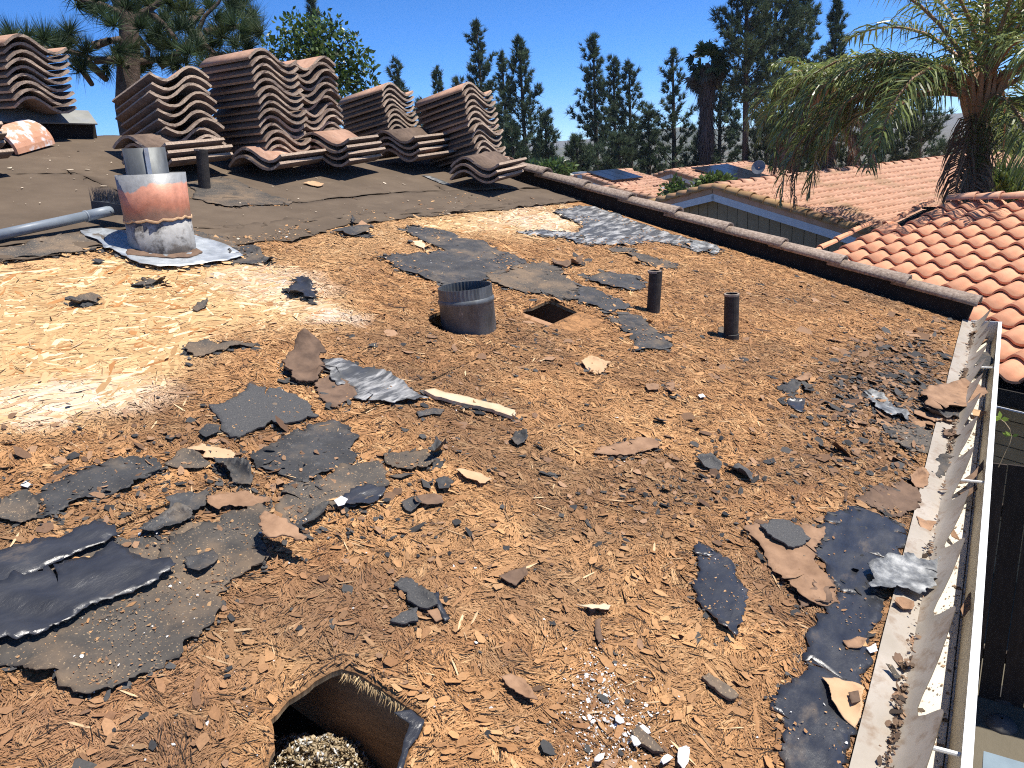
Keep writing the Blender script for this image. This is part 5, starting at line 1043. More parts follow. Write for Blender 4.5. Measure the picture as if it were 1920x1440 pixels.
def stack(anchor, h, n, yaw, tilt, where, pitch=.042, flip=False, group='roof tiles stacked on the felt', seed=0, roll=0., shift=0., red=1, back=False, jit=.014, jyaw=1.6):
    """anchor: picture point of the lowest tile's near left corner of its scalloped end; yaw: world direction (deg) the tile's length points to from far to near end"""
    r = random.Random(seed + 50); o = D(*anchor, h) if len(anchor) == 2 else A(anchor)
    a = rad(yaw); ln = A([math.cos(a) * math.cos(tilt), math.sin(a) * math.cos(tilt), math.sin(tilt)])          # towards the near (scalloped) end
    cr = np.cross(ln, Z3); cr /= np.linalg.norm(cr)       # to the right as seen facing along ln... (viewer sees it mirrored)
    upv = np.cross(cr, ln)
    cr2 = cr * math.cos(roll) + upv * math.sin(roll); upv = upv * math.cos(roll) - cr * math.sin(roll); cr = cr2
    x = -cr; y = -ln; z = upv                            # tile x to the viewer's right at the near end
    for k in range(n):
        xx, yy = (x, y) if not flip else (-x, -y)
        c = o + x * TW / 2 + z * (pitch * k + .03) + ln * (r.uniform(-jit, jit) + shift * k) + x * r.uniform(-jit, jit) * .7
        dy = rad(r.gauss(0, jyaw)); x2 = xx * math.cos(dy) + yy * math.sin(dy); y2 = np.cross(z, x2)
        org = c if not flip else c - ln * TL
        top = k == n - 1
        me = r.choice(TR) if (top and red) or r.random() < .07 else r.choice(TM)
        ob = place(me, 'roof_tile', frame_matrix(org, x2, y2, z))
        nm = 'topmost' if top else (ORD[k] + (' from the bottom' if k else ''))
        tag(ob, 'S shaped concrete roof tile, %s of the %s' % (nm if k or top else 'bottom one', where), 'roof tile', group)
YW = -92
stack((30, 212), .175, 9, YW, rad(-3), 'stack on the grey ridge board at far left', seed=1, pitch=.039)
stack((318, 283), .14, 9, YW - 4, rad(13), 'stack tilting to the left behind the chimney', seed=2, flip=True, pitch=.047, roll=rad(3))
stack((499, 302), .10, 14, YW, rad(0), 'tallest stack left of the middle', seed=3, pitch=.040, jit=.014)
stack((575, 268), .14, 12, YW, rad(1), 'stack partly hidden behind the tallest stack', seed=4, flip=True, pitch=.040, jit=.016)
stack((735, 266), .12, 10, YW, rad(8), 'narrow leaning stack second from the right', seed=5, pitch=.036)
stack((898, 310), .10, 13, YW - 2, rad(10), 'leaning stack at the right end beside the edge tiles', seed=6, pitch=.040)
def pile(anchor, n, yaw, where, seed, h=.02, tilt=-2, pitch=.040, flip=False): stack(anchor, h, n, yaw, rad(tilt), where, seed=seed, group='roof tiles in low piles', pitch=pitch, flip=flip, jit=.02, jyaw=3, red=0)
pile((232, 318), 3, 188, 'low pile in front of the tilting stack', 11)
pile((438, 322), 2, 190, 'low pile in front of the tallest stack', 12)
pile((565, 316), 4, 192, 'low pile under the partly hidden stack', 13)
pile((706, 306), 4, 186, 'low pile under the narrow leaning stack', 14)
pile((846, 346), 3, 188, 'low pile at the foot of the right hand stack', 15)
pile((-258, 318), 4, 188, 'low pile cut by the left edge of the picture', 16)
V, F = half_barrel(.36, .135, .12, .016, 13, 10, 170)
me = mesh_from(np.array(V), F, 'ridge_tile'); me.materials.append(M['paintcap'])
x0_, x1_ = D(4, 304, .0), D(93, 276, .0); xx = (x1_ - x0_) / np.linalg.norm(x1_ - x0_); ob = place(me, 'ridge_tile', frame_matrix(x1_ + NRM * .0 - np.cross(NRM, xx) * -.10, -xx, np.cross(NRM, -xx), NRM)); tag(ob, 'curved clay ridge tile splashed with white paint on the felt at far left', 'ridge tile')
S('paint_chip', [(566, 344), (585, 340), (608, 346), (596, 350)], 'barkpale', 'pale scrap of board in front of the low pile in the middle', BS, h=.03, seed=92)
S('metal_scrap', [(790, 328), (808, 330), (848, 346), (830, 345)], 'silver', 'grey green metal flashing strip at the foot of the right stack', 'flashing', h=.026, amp=.001, curl=0, jag=.002, seed=93)
S('felt_scrap', [(658, 406), (663, 405), (664, 420), (658, 419)], 'felt', 'small black tab standing on the lower felt crack', FS, h=.04, curl=.02)

# ------------------------------------------------------------------ neighbour's roof at right, tile by tile
NO = A([13.21, .79, -.33]); na = rad(152.4); ns = rad(12.5)
NDN = A([math.cos(na) * math.cos(ns), math.sin(na) * math.cos(ns), -math.sin(ns)])
NR = -A([math.cos(na - math.pi / 2), math.sin(na - math.pi / 2), -.035]); NRl = np.linalg.norm(NR)
NUP = np.cross(NR / NRl, -NDN); NUP /= np.linalg.norm(NUP); NUP *= np.sign(NUP[2])
nh = empty('neighbour_house', NO + NDN * 2.5 + NR * 2 - Z3 * (NO[2] + NDN[2] * 2.5 - GZ), 'house with a bright new orange S tile roof close at right', 'house', 'houses down the hill')
def new_tile():
    n = 15; V = []; F = []; wd = .312; L = .43; prof = []
    for i in range(n):
        t = i / (n - 1)
        z = .058 * math.sin(math.pi * min(t / .60, 1)) ** .85 if t <= .60 else -.012 * math.sin(math.pi * (t - .6) / .40)
        prof.append((wd * t, z))
    for y in (0, -L):
        for th in (0, -.024):
            for (x, z) in prof: V.append((x, y, z + th))
    a, b, c, d = 0, n, 2 * n, 3 * n
    for i in range(n - 1): F += [(a + i, a + i + 1, c + i + 1, c + i), (a + i + 1, a + i, b + i, b + i + 1), (b + i + 1, b + i, d + i, d + i + 1)]
    F += [(a, c, d, b), (a + n - 1, b + n - 1, d + n - 1, c + n - 1)]
    me = mesh_from(np.array(V), [f[::-1] for f in F], 'roof_tile'); me.materials.append(M['orange'])
    me.polygons.foreach_set('use_smooth', [i % 3 == 0 for i in range(len(F) - 2)] + [False, False]); return me
NT = new_tile(); rn = random.Random(4)
pit = rad(6.6)
for j in range(0, 14):
    for i in range(-1 if j > 2 else 0, 14):
        xd = NR / NRl; yd = NDN * math.cos(pit) + NUP * math.sin(pit); zd = np.cross(xd, yd); zd *= np.sign(zd @ NUP)
        q = rad(rn.gauss(0, .35)); xx = xd * math.cos(q) + yd * math.sin(q); yy = np.cross(zd, xx); yy *= np.sign(yy @ NDN)
        place(NT, 'roof_tile', frame_matrix(NO + NDN * (j * .351 + rn.uniform(-.003, .003)) + NR * (i * .30) + NUP * (.022 + rn.uniform(-.001, .001)), xx, yy, zd), nh)
bv, bf = half_barrel(.42, .10, .082, .016, 11, 2, 178)
rme = mesh_from(np.array(bv), bf, 'ridge_tile'); rme.materials.append(M['orangepale']); rme.polygons.foreach_set('use_smooth', [k % 4 < 2 for k in range(len(bf))])
for i in range(14):
    x = -NR / NRl; t = rad(3); z = Z3 * math.cos(t) + x * math.sin(t) * 0; x2 = x * math.cos(t) - Z3 * math.sin(t); z2 = np.cross(x2, np.cross(Z3, x2)); z2 /= np.linalg.norm(z2)
    place(rme, 'ridge_tile', frame_matrix(NO - NDN * .32 + NR * (.10 + i * .345 + .35) + NUP * .075, x2, np.cross(z2, x2), z2), nh)
bv, bf = half_barrel(.43, .055, .045, .014, 7, 0, 180); kme = mesh_from(np.array(bv), bf, 'rake_tile'); kme.materials.append(M['orange'])
for j in range(0, 14):
    x = -NDN * math.cos(pit) - NUP * math.sin(pit) * -1; x = -NDN * math.cos(rad(3)) - NUP * math.sin(rad(3)); z = np.cross(x, np.cross(NUP, x)); z /= np.linalg.norm(z)
    place(kme, 'rake_tile', frame_matrix(NO + NDN * (j * .351 + .05) + NR * (-.27 if j <= 2 else -.57) + NUP * .035, x, np.cross(z, x), z), nh)
def slab(mb, P, t, up, mi=0):
    P = np.array(P); n = len(P); V = np.concatenate([P, P - up * t]); F = [tuple(range(n)), tuple(range(2 * n - 1, n - 1, -1))] + [(i, i + n, (i + 1) % n + n, (i + 1) % n) for i in range(n)]
    mb.add(V, F, mi)
ev0, ev1 = NO + NDN * 4.62 + NR * -.6, NO + NDN * 4.62 + NR * 4.6
rg0, rg1 = NO - NDN * .34 + NR * -.4, NO - NDN * .34 + NR * 5
mb = MB(); slab(mb, [ev0 - NUP * .10, ev1 - NUP * .10, rg1 - NUP * .10, rg0 - NUP * .10], .03, NUP); back = A([-NDN[0], -NDN[1], NDN[2]]) * 4.5
slab(mb, [rg0 - Z3 * .05, rg1 - Z3 * .05, rg1 + back - Z3 * .05, rg0 + back - Z3 * .05], .03, Z3); mb.build('roof_deck', M['darkwood'], nh)
mb = MB(); hd = A([NDN[0], NDN[1], 0]); hd /= np.linalg.norm(hd); rx = NR / NRl; rx = A([rx[0], rx[1], 0]); rx /= np.linalg.norm(rx)
c = (ev0 + ev1) / 2; mb.box(c + hd * .012 - Z3 * .06, rx * 2.42, hd * .01, Z3 * .07); mb.build('fascia', M['darkwood'], nh)
mb = MB(); mb.box(c + hd * .07 - Z3 * .135, rx * 2.42, hd * .006, Z3 * .006); mb.build('eave_flashing', M['gutterrim'], nh)
# body with horizontal siding
wl = c - hd * .42; mb = MB(); mb.box(wl - hd * 2.2 + Z3 * (GZ - wl[2] - .15) / 2 - Z3 * .05, rx * 2.3, hd * 2.15, Z3 * (wl[2] - .15 - GZ) / 2); mb.build('wall', M['yellowsiding'], nh)
pl = None
for k in range(14):
    zc = wl[2] - .24 - .125 * k; mb = MB(); mb.box(A([wl[0], wl[1], zc]) - hd * .03, rx * 2.3, hd * .012 - Z3 * .0, Z3 * .058); o = mb.build('siding_board', M['yellowsiding'], nh)
for s_ in (.05, .8):
    mb = MB(); mb.box(A([wl[0], wl[1], wl[2] - 1.1]) + rx * (1.1 + s_) + hd * .0, rx * .06, hd * .03, Z3 * .85); mb.build('window_trim', M['rafter'], nh)

# ------------------------------------------------------------------ generic tiled gable house, turned like its neighbours
HE = A([math.cos(rad(-27.6)), math.sin(rad(-27.6)), 0]); HS = A([math.cos(rad(242.4)), math.sin(rad(242.4)), 0])
def gable(name_label, peak, slope, length, hr, hl, tile, raketile, wallm, cat_group='houses down the hill', detail=True, solar=None, fascia='bluefascia', dish=False, front=True, boards=False, ridge_m=None, rot=0., cols=.17):
    e, s_ = HE, HS
    if rot: 
        R_ = Matrix.Rotation(rad(rot), 3, 'Z'); e = A(R_ @ Vector(HE)); s_ = A(R_ @ Vector(HS))
    pk = A(peak); t = math.tan(slope)
    root = empty('tiled_house', A([*(pk + e * length / 2)[:2], GZ]), name_label, 'house', cat_group)
    dR = s_ - Z3 * t; dL = -s_ - Z3 * t; uR = Z3 + s_ * t; uR /= np.linalg.norm(uR); uL = Z3 - s_ * t; uL /= np.linalg.norm(uL)
    for (d, u, hs, nm) in ((dR, uR, hr, 'roof'), (dL, uL, hl, 'roof')):
        mb = MB(); slab(mb, [pk, pk + d * hs, pk + d * hs + e * length, pk + e * length] if nm and d is dR else [pk, pk + e * length, pk + d * hs + e * length, pk + d * hs], .12, u); mb.build('roof', M[tile], root)
    if detail:                                          # rows of S tiles as one relief on the slope that faces us
        sp = cols; ex = .36; sl = math.hypot(1, t); nj = int(hr * sl / ex); ni = int(length / sp); dn = dR / sl
        x = np.linspace(0, 1, 6); z = np.array([0, .034, .045, .034, 0, -.008]); V = []; F = []
        ii, jj = np.meshgrid(np.arange(ni), np.arange(nj), indexing='ij'); ii = ii.ravel(); jj = jj.ravel()
        for a_, hgt in ((0, .0), (1, .03)):             # upper end, lower (lip) end
            for k in range(6):
                V.append(pk[None] + e[None] * ((ii + x[k]) * sp)[:, None] + dn[None] * ((jj + a_) * ex)[:, None] + uR[None] * (.02 + z[k] + hgt))
        for k in range(6): V.append(V[6 + k] - uR[None] * .03)
        V = np.stack(V, 1); n = len(ii); b = np.arange(n)[:, None] * 18
        fq = [[k, k + 6, k + 7, k + 1] for k in range(5)] + [[k + 6, k + 12, k + 13, k + 7] for k in range(5)]
        Fq = np.concatenate([b + f for f in fq], 0)
        o = link(mesh_from(V.reshape(-1, 3) - root_loc(root), Fq, 'field_tiles'), 'field_tiles', M[tile], root); tag(o, kind='stuff')
    bv, bf = half_barrel(.42, .125, .105, .018, 9, -4, 184); kme = mesh_from(np.array(bv), bf, 'rake_tile'); kme.materials.append(M[raketile]); kme.polygons.foreach_set('use_smooth', [k % 4 < 2 for k in range(len(bf))])
    for (d, u, hs) in ((dR, uR, hr), (dL, uL, hl)):
        dn = d / np.linalg.norm(d); k = 0
        while .36 * k < hs * np.linalg.norm(d) - .1:
            x = -dn; z = u; place(kme, 'rake_tile', frame_matrix(pk + dn * (.36 * k + .40) + u * .015 + e * .06, x * math.cos(.06) - z * math.sin(.06), np.cross(z, x), z * math.cos(.06) + x * math.sin(.06)), root); k += 1
    rm = kme.copy(); rm.materials.clear(); rm.materials.append(M[ridge_m or tile])
    for k in range(int(length / .36)):
        x = e; place(rm, 'ridge_tile', frame_matrix(pk + e * (.36 * k + .1) + Z3 * .0, x * math.cos(.05) - Z3 * math.sin(.05), np.cross(Z3, x), Z3 * math.cos(.05) + x * math.sin(.05)), root)
    if front:
        mb = MB()
        for (d, u, hs) in ((dR, uR, hr), (dL, uL, hl)):
            mb.box(pk + d * hs / 2 - u * .20 + e * .03, d * hs / 2, e * .02, u * .075)
        mb.build('fascia_board', M[fascia], root)
        g0, wlr, wll = pk + e * .30 - Z3 * .16, hr - .35, hl - .35
        mb = MB(); P = [g0, g0 + dR * wlr, A([*(g0 + s_ * wlr)[:2], GZ]), A([*(g0 - s_ * wll)[:2], GZ]), g0 + dL * wll]
        slab(mb, P[::-1], -(length - .6), e * 1.0) if False else None
        n = 5; V = np.array(P + [p + e * (length - .6) for p in P]); mb.add(V, [tuple(range(n))[::-1], tuple(range(n, 2 * n))] + [(i, (i + 1) % n, (i + 1) % n + n, i + n) for i in range(n)]); mb.build('wall', M[wallm], root)
        if boards:
            w_ = -wll
            while w_ < wlr - .1:
                w2 = w_ + .285; zt = g0[2] - max(abs(w_), abs(w2)) * t - .005; mb = MB(); mid = g0 + s_ * (w_ + w2) / 2 - e * .014
                mb.box(A([mid[0], mid[1], (zt + GZ) / 2]), s_ * .139, e * .012, Z3 * (zt - GZ) / 2); mb.build('cladding_board', M[wallm], root); w_ += .295
    mb = MB(); mb.box(pk + dR * hr + e * length / 2 - Z3 * .10 + s_ * .02, e * length / 2, s_ * .012, Z3 * .08); mb.build('eave_board', M[fascia], root)
    if solar:
        sl = math.hypot(1, t); dn = dR / sl
        for (a0, a1, b0, b1, nc) in solar:
            wdt = (a1 - a0) / nc
            for k in range(nc):
                c_ = pk + e * (a0 + wdt * (k + .5)) + dn * (b0 + b1) / 2 + uR * .16
                mb = MB(); mb.box(c_, e * (wdt / 2 - .012), dn * (b1 - b0) / 2, uR * .02); mb.build('solar_panel', M['solar'], root)
    if dish:
        c_ = pk + dR * (hr - .5) + e * 2.2 + Z3 * .12; mb = MB(); mb.tube([c_, c_ + Z3 * .35, c_ + Z3 * .5 - e * .1], .02, 6); mb.lathe(c_ + Z3 * .5 - e * .12, -e + Z3 * .4 + s_ * .4, [(.02, 0), (.18, .03), (.30, .09), (.29, .095), (.02, .012)], 14); mb.build('satellite_dish', M['greymetal'], root)
    return root
gable('house with olive edge tiles, tan board cladding and a palm shadow on its pinkish roof', W(1336, 352, 18), rad(11.3), 11.0, 6.0, 4.6, 'oldtile', 'olivetile', 'cladding', boards=True, ridge_m='oldtile')
gable('pinkish stucco house with a long row of solar panels beside its gable', W(1257, 321, 36), rad(12), 5.2, 3.6, 2.6, 'oldtile', 'oldtile', 'stucco', solar=[(.8, 3.0, .4, 3.2, 3)], dish=True, fascia='gutterrim')
gable('far roof with solar panels showing just over the edge tiles in the middle', W(1088, 329, 33), rad(11), 2.6, 2.9, 2.0, 'oldtile', 'oldtile', 'stucco', solar=[(.15, 1.7, .2, 1.9, 3)], fascia='gutterrim')
gable('low tan roof in front of the pinkish stucco house', W(1142, 353, 27), rad(9), 1.5, 2.3, .5, 'oldtile', 'oldtile', 'stucco', fascia='bluefascia', rot=4)
gable('grey gabled house half hidden behind the hanging palm fronds', W(1590, 322, 34), rad(13), 9, 4.0, 4.0, 'oldtile', 'olivetile', 'stucco')
gable('small dark gable with olive edge tiles beside the palm trunk', W(1706, 354, 21), rad(11), 4.0, 2.6, 3.2, 'browntile', 'olivetile', 'darkwood')
gable('tiled house seen past the palm trunk at the far right edge', W(1895, 318, 27), rad(12), 8, 4.0, 4.0, 'oldtile', 'olivetile', 'stucco')
# flat brown tiles in front of the small gable
ft = empty('porch_roof', W(1715, 392, 18.5), 'low roof of broad flat brown tiles behind the bright orange roof', 'roof')
p_ = W(1700, 383, 19); sl_ = HS - Z3 * .16; sl_ /= np.linalg.norm(sl_)
for i in range(-2, 6):
    for j in range(3):
        mb = MB(); cc = p_ + HE * (i * .36) + sl_ * (j * .36) - Z3 * (0 if j % 2 else .0) + Z3 * .012 * (i % 2); mb.box(cc, HE * .172, sl_ * .178, A([0, 0, .012])); mb.build('flat_tile', M['browntile'], ft)
sp_ = W(1800, 355, 23); mb = MB(); mb.box(sp_ + Z3 * .1, HS * .9, HE * .5 + Z3 * .22, Z3 * .02); tag(mb.build('skylight', M['ridgemetal']), 'pale flat skylight panel left of the palm trunk', 'skylight')
mb = MB(); c_ = W(1585, 355, 25.5); mb.box(A([c_[0], c_[1], (c_[2] + GZ) / 2 + .15]), HE * .22, HS * .22, Z3 * ((c_[2] - GZ) / 2 + .15)); mb.box(c_ + Z3 * .36, HE * .27, HS * .27, Z3 * .05); tag(mb.build('brick_chimney', M['olivetile']), 'reddish chimney stack behind the hanging palm fronds', 'chimney')
c_ = W(1087, 330, 31); mb = MB(); mb.tube([c_ - Z3 * .6, c_ + Z3 * .05], .09, 8); mb.box(c_ + Z3 * .12, HE * .2, HS * .2, Z3 * .03); tag(mb.build('roof_vent', M['galv']), 'small capped vent on the far middle roof', 'vent')

# fence, bin and vine in the gap at lower right
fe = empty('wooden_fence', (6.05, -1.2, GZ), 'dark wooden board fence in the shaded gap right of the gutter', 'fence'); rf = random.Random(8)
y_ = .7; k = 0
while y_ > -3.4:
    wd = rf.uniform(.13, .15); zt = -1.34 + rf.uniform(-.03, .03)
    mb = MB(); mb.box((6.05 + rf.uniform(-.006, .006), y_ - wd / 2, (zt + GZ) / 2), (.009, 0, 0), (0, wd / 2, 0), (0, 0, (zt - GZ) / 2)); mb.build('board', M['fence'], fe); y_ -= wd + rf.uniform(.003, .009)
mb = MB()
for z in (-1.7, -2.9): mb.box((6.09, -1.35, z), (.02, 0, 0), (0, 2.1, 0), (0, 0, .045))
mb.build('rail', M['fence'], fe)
r = ray(1892, 1432); t = (-2.35 - CAM[2]) / r[2]; c_ = CAM + r * t
bn_ = empty('storage_bin', (c_[0], c_[1], GZ), 'grey blue ribbed bin at the lower right corner', 'bin')
mb = MB(); mb.box((c_[0] - .3, c_[1] - .25, (GZ - 2.42) / 2), (.32, 0, 0), (0, .34, 0), (0, 0, (-2.42 - GZ) / 2)); mb.build('tub', M['binblue'], bn_)
mb = MB(); mb.box((c_[0] - .3, c_[1] - .25, -2.385), (.35, 0, 0), (0, .37, 0), (0, 0, .03)); mb.build('lid', M['binblue'], bn_)
mb = MB()
for k in range(12): mb.box((c_[0] + .03 + .0, c_[1] + .06 - .055 * k, -2.52), (.012, 0, 0), (0, .014, 0), (0, 0, .09))
mb.build('rib', M['binblue'], bn_)
rp = random.Random(3)
for (sx_, sy_, lab) in ((1886, 1292, 'upper of two dark rounded stones on the shaded ground below the fence'), (1880, 1345, 'lower of two dark rounded stones on the shaded ground below the fence')):
    r = ray(sx_, sy_); t = (GZ + .1 - CAM[2]) / r[2]; c_ = CAM + r * t; s_ = .10
    mb = MB(); mb.lathe((c_[0], c_[1], GZ), (rp.uniform(-.2, .2), rp.uniform(-.2, .2), 1), [(.01, s_ * .95), (s_ * .5, s_ * .85), (s_ * .9, s_ * .6), (s_ * 1.05, s_ * .3), (s_ * .8, 0)], 11); tag(mb.build('stone', M['pebble'], smooth=True), lab, 'stone')
vine = empty('vine', (4.1, -.16, -.4), 'thin green vine tendril rising beside the gutter at right', 'plant')
pts = []
for (x, y) in [(1872, 876), (1884, 850), (1893, 832), (1897, 818), (1893, 804), (1884, 792), (1876, 786)]:
    r = ray(x, y); t = (-.17 - CAM[1]) / r[1]; 
    pts.append(CAM + r * (3.4 / np.linalg.norm(r)))
mb = MB(); mb.tube(pts, .0016, 5); mb.build('stem', M['rope'], vine)
mb = MB(); rv = random.Random(1)
for k in range(9):
    o = pts[-1] if k < 6 else pts[3]; d = A([rv.gauss(0, 1), rv.gauss(0, 1), rv.gauss(.3, .6)]); d /= np.linalg.norm(d); s_ = np.cross(d, CF); s_ /= np.linalg.norm(s_); L = rv.uniform(.02, .035)
    mb.add([o, o + d * L * .5 + s_ * L * .28, o + d * L, o + d * L * .5 - s_ * L * .28], [(0, 1, 2, 3)])
o = mb.build('leaves', M['leaf'], vine); setcol(o.data, np.tile(A([.22, .30, .05]), (9, 1)))

# ------------------------------------------------------------------ trees
def tri_mesh(name, P, cols, mt, parent, per=3):
    P = np.asarray(P); n = len(P) // per; me = mesh_from(P - root_loc(parent), np.arange(n * per).reshape(n, per), name)
    setcol(me, cols); return link(me, name, mt, parent)
def norm(a): return a / (np.linalg.norm(a, axis=-1, keepdims=True) + 1e-9)
def needles(origin, axis, n, L, wd, spread, rng, droop=0.):
    """n thin triangles leaving origin(s) round axis"""
    d = norm(axis + rng.normal(0, spread, (n, 3)) + A([0, 0, -droop])); l = L * rng.uniform(.6, 1.15, n)[:, None]
    s_ = norm(np.cross(d, norm(rng.normal(0, 1, (n, 3))))) * wd; b = origin + d * l * .05
    return np.stack([b - s_, b + s_, b + d * l], 1).reshape(-1, 3)
def conifer(px, dist, width_px, label, seed, base_t=.12, full=1.0, dark=1.0, trunk_r=.16, upsweep=.55):
    rng = np.random.default_rng(seed); top = W(*px, dist); base = A([top[0], top[1], GZ - .2 - max(0, (dist - 60)) * .02]); H = top[2] - base[2]; R_ = width_px * dist / FPX / 2
    root = empty('conifer_tree', base, label, 'tree', 'conifers along the skyline')
    mb = MB(); ks = np.linspace(0, 1, 9); bend = .006 * H
    axis = [base + A([bend * math.sin(3 * t + seed), bend * math.cos(2 * t + seed), H * t]) for t in ks]
    mb.tube(axis, [trunk_r * (1 - t) ** .8 + .02 for t in ks], 7)
    P = []; C_ = []; nb = int(64 * full * max(.7, H / 9)); g = 2.39996
    for k in range(nb):
        t = base_t + (1 - base_t) * (max(0., k + rng.uniform(-.4, .4)) / nb) ** .9; t = min(max(t, .02), .985)
        sh = (1 - t) ** .75 * (.75 if t < .3 else 1.); Lb = R_ * sh * rng.uniform(.45, 1.2) * (1.6 if rng.random() < .08 else 1) + .12
        a = k * g + rng.normal(0, .4); el = rng.normal(.15 + upsweep * t, .18); o = base + A([bend * math.sin(3 * t + seed), bend * math.cos(2 * t + seed), H * t])
        hd = A([math.cos(a), math.sin(a), 0]); pts = [o + hd * Lb * q * math.cos(el) + Z3 * Lb * (math.sin(el) * q + .28 * q * q) for q in (0, .35, .7, 1.)]
        mb.tube(pts, [.035 * (1 - t) + .012, .025 * (1 - t) + .01, .012, .006], 4, cap=False)
        nc = max(5, int(Lb / .16 * 2.0))
        for c in range(nc):
            q = rng.uniform(.3, 1.05) ** .8; o2 = o + hd * Lb * q * math.cos(el) + Z3 * Lb * (math.sin(el) * q + .28 * q * q) + rng.normal(0, .05 + .03 * Lb, 3)
            ax = norm(hd * .5 + Z3 * .9 + rng.normal(0, .25, 3)); nn = int(rng.integers(16, 26)); L = rng.uniform(.22, .40)
            P.append(needles(o2, ax, nn, L, .017 * dist / 40, .5, rng)); base_c = A([.068, .102, .058]) * dark * rng.uniform(.55, 1.5); base_c = base_c + A([.012, .010, -.004]) * rng.random()
            C_.append(np.tile(base_c, (nn, 1)) * rng.uniform(.8, 1.25, (nn, 1)))
    mb.build('trunk', M['trunk'], root, smooth=True); tri_mesh('crown', np.concatenate(P), np.concatenate(C_), M['leaf'], root)
    return root
CT = [((580, -14), 46, 74, 'conifer tip rising behind the leafy tree', .1, 1.2), ((742, 118), 46, 104, 'short conifer between the leafy tree and the narrow stack', .05, 1.0), ((818, 133), 50, 66, 'small narrow conifer above the two right hand stacks', .1, 1.),
      ((893, 46), 48, 118, 'tall pointed conifer just above the right hand stack', .15, 1.15), ((941, 102), 52, 84, 'conifer right behind the tall pointed one above the right stack', .1, 1.), ((974, 76), 46, 150, 'broad conifer to the right of the right hand stack', .1, 1.2),
      ((1112, 70), 46, 118, 'tall conifer standing alone left of the twin tops in the middle', .1, 1.2), ((1149, 112), 50, 100, 'left one of the twin topped conifers in the middle', .1, 1.), ((1178, 122), 47, 120, 'right one of the twin topped conifers in the middle', .1, .9),
      ((1261, 95), 45, 120, 'slender conifer left of the shaggy fan palm', .12, .85), ((1404, -190), 40, 190, 'very tall thin pine with a bare lower trunk right of the fan palm', .38, 1.25), ((1462, -150), 44, 180, 'tall dark conifer behind the left queen palm', .2, 1.3),
      ((1512, -90), 48, 150, 'tall conifer right of the dark one, over the left queen palm', .15, 1.2), ((1571, -10), 50, 96, 'pointed conifer tip between the two queen palms', .2, 1.3), ((1350, 118), 52, 110, 'round dark conifer right behind the fan palm', .1, 1.2)]
for k, (p, d, wpx, lab, bt, fu) in enumerate(CT): conifer(p, d, wpx, lab, 100 + k, bt, fu, upsweep=.75)
LOW = [((1022, 218), 40, 110, 'low broad conifer right of the tile stacks'), ((1216, 212), 43, 80, 'low conifer left of the slender one'), ((858, 150), 44, 60, 'small low conifer peeking over the narrow stack'), ((1080, 262), 40, 140, 'bushy low tree behind the far middle roof'),
       ((1160, 258), 38, 120, 'bushy low tree above the low tan roof'), ((960, 240), 39, 120, 'bushy low tree behind the right stack'), ((1320, 250), 41, 90, 'low tree below the fan palm skirt'), ((1440, 214), 40, 150, 'dark bushy tree behind the solar roof'), ((1520, 220), 42, 150, 'dark bushy tree behind the left queen palm trunk'),
       ((1640, 170), 44, 190, 'dark tree mass behind the hanging palm fronds'), ((1730, 190), 42, 170, 'dark tree mass left of the right hand palm trunk'), ((1890, 200), 36, 150, 'dark tree behind the right hand palm'), ((790, 190), 44, 50, 'small conifer between the two right stacks')]
for k, (p, d, wpx, lab) in enumerate(LOW): conifer(p, d, wpx, lab, 300 + k, .04, 1.5, dark=.9, upsweep=.3)

# long needled pine at upper left
rng = np.random.default_rng(5); PD = 9.5
pb = W(242, 330, PD); pine = empty('pine_tree', (pb[0], pb[1], GZ), 'long needled pine with drooping tufts behind the stacks at upper left', 'tree')
def wp(x, y, d=0.): return W(x, y, PD + d)
mb = MB(); mb.tube([A([pb[0], pb[1], GZ]), wp(240, 200), wp(241, 130), wp(243, 70), wp(236, 30), wp(214, -20), wp(200, -80)], [.17, .13, .115, .10, .085, .07, .04], 10)
BR = [[(247, 60), (262, 75), (277, 92), (277, 118)], [(246, 118), (290, 112), (340, 112)], [(300, 125), (340, 95), (372, 58), (384, 30), (410, 5), (425, -30)], [(240, 72), (210, 76), (180, 86)], [(372, 62), (384, 86), (402, 100), (432, 105), (462, 106)], [(399, 100), (397, 122)],
      [(278, 20), (310, 50), (330, 76)], [(236, 30), (190, 10), (140, -4)], [(178, 85), (206, 76)], [(140, 112), (160, 140), (172, 158)], [(160, 112), (190, 140), (200, 150)], [(178, 113), (215, 112), (240, 126)], [(246, 40), (290, 10), (330, -20)], [(350, 50), (365, 32), (380, 20)], [(384, 60), (430, 52), (460, 48)], [(-10, 100), (60, 90), (130, 96), (180, 112)]]
for b in BR:
    dz = rng.uniform(-.5, .5); mb.tube([wp(x, y, dz * i / len(b)) for i, (x, y) in enumerate(b)], [.042, .034, .028, .022, .018, .014][:len(b)], 6, cap=False)
mb.build('trunk', M['pinetrunk'], pine, smooth=True)
TU = [(25, 88), (55, 74), (85, 84), (112, 78), (135, 88), (158, 94), (150, 116), (140, 0), (165, 12), (190, 2), (186, 28), (216, 40), (238, 8), (262, 20), (285, 2), (300, 22), (272, 42), (258, 56), (238, 92), (256, 112), (322, 42), (335, 62), (322, 86), (298, 92), (346, 12), (366, 28), (386, 8), (404, 26), (418, 6), (440, 22), (432, 48), (456, 30), (474, 48), (482, 62), (452, 62), (420, 72), (396, 86), (372, 78), (356, 96), (380, 104), (346, 116), (326, 122), (300, 120), (350, 42), (338, 86), (438, 108), (462, 84), (212, 92), (206, 124), (162, 122), (272, 122), (374, 126), (468, 24), (452, 4), (310, 4), (330, 16), (20, 70), (100, 96), (128, 60), (70, 100), (440, 82), (410, 50), (360, 64), (300, 60), (290, 80), (246, 130), (226, 116)]
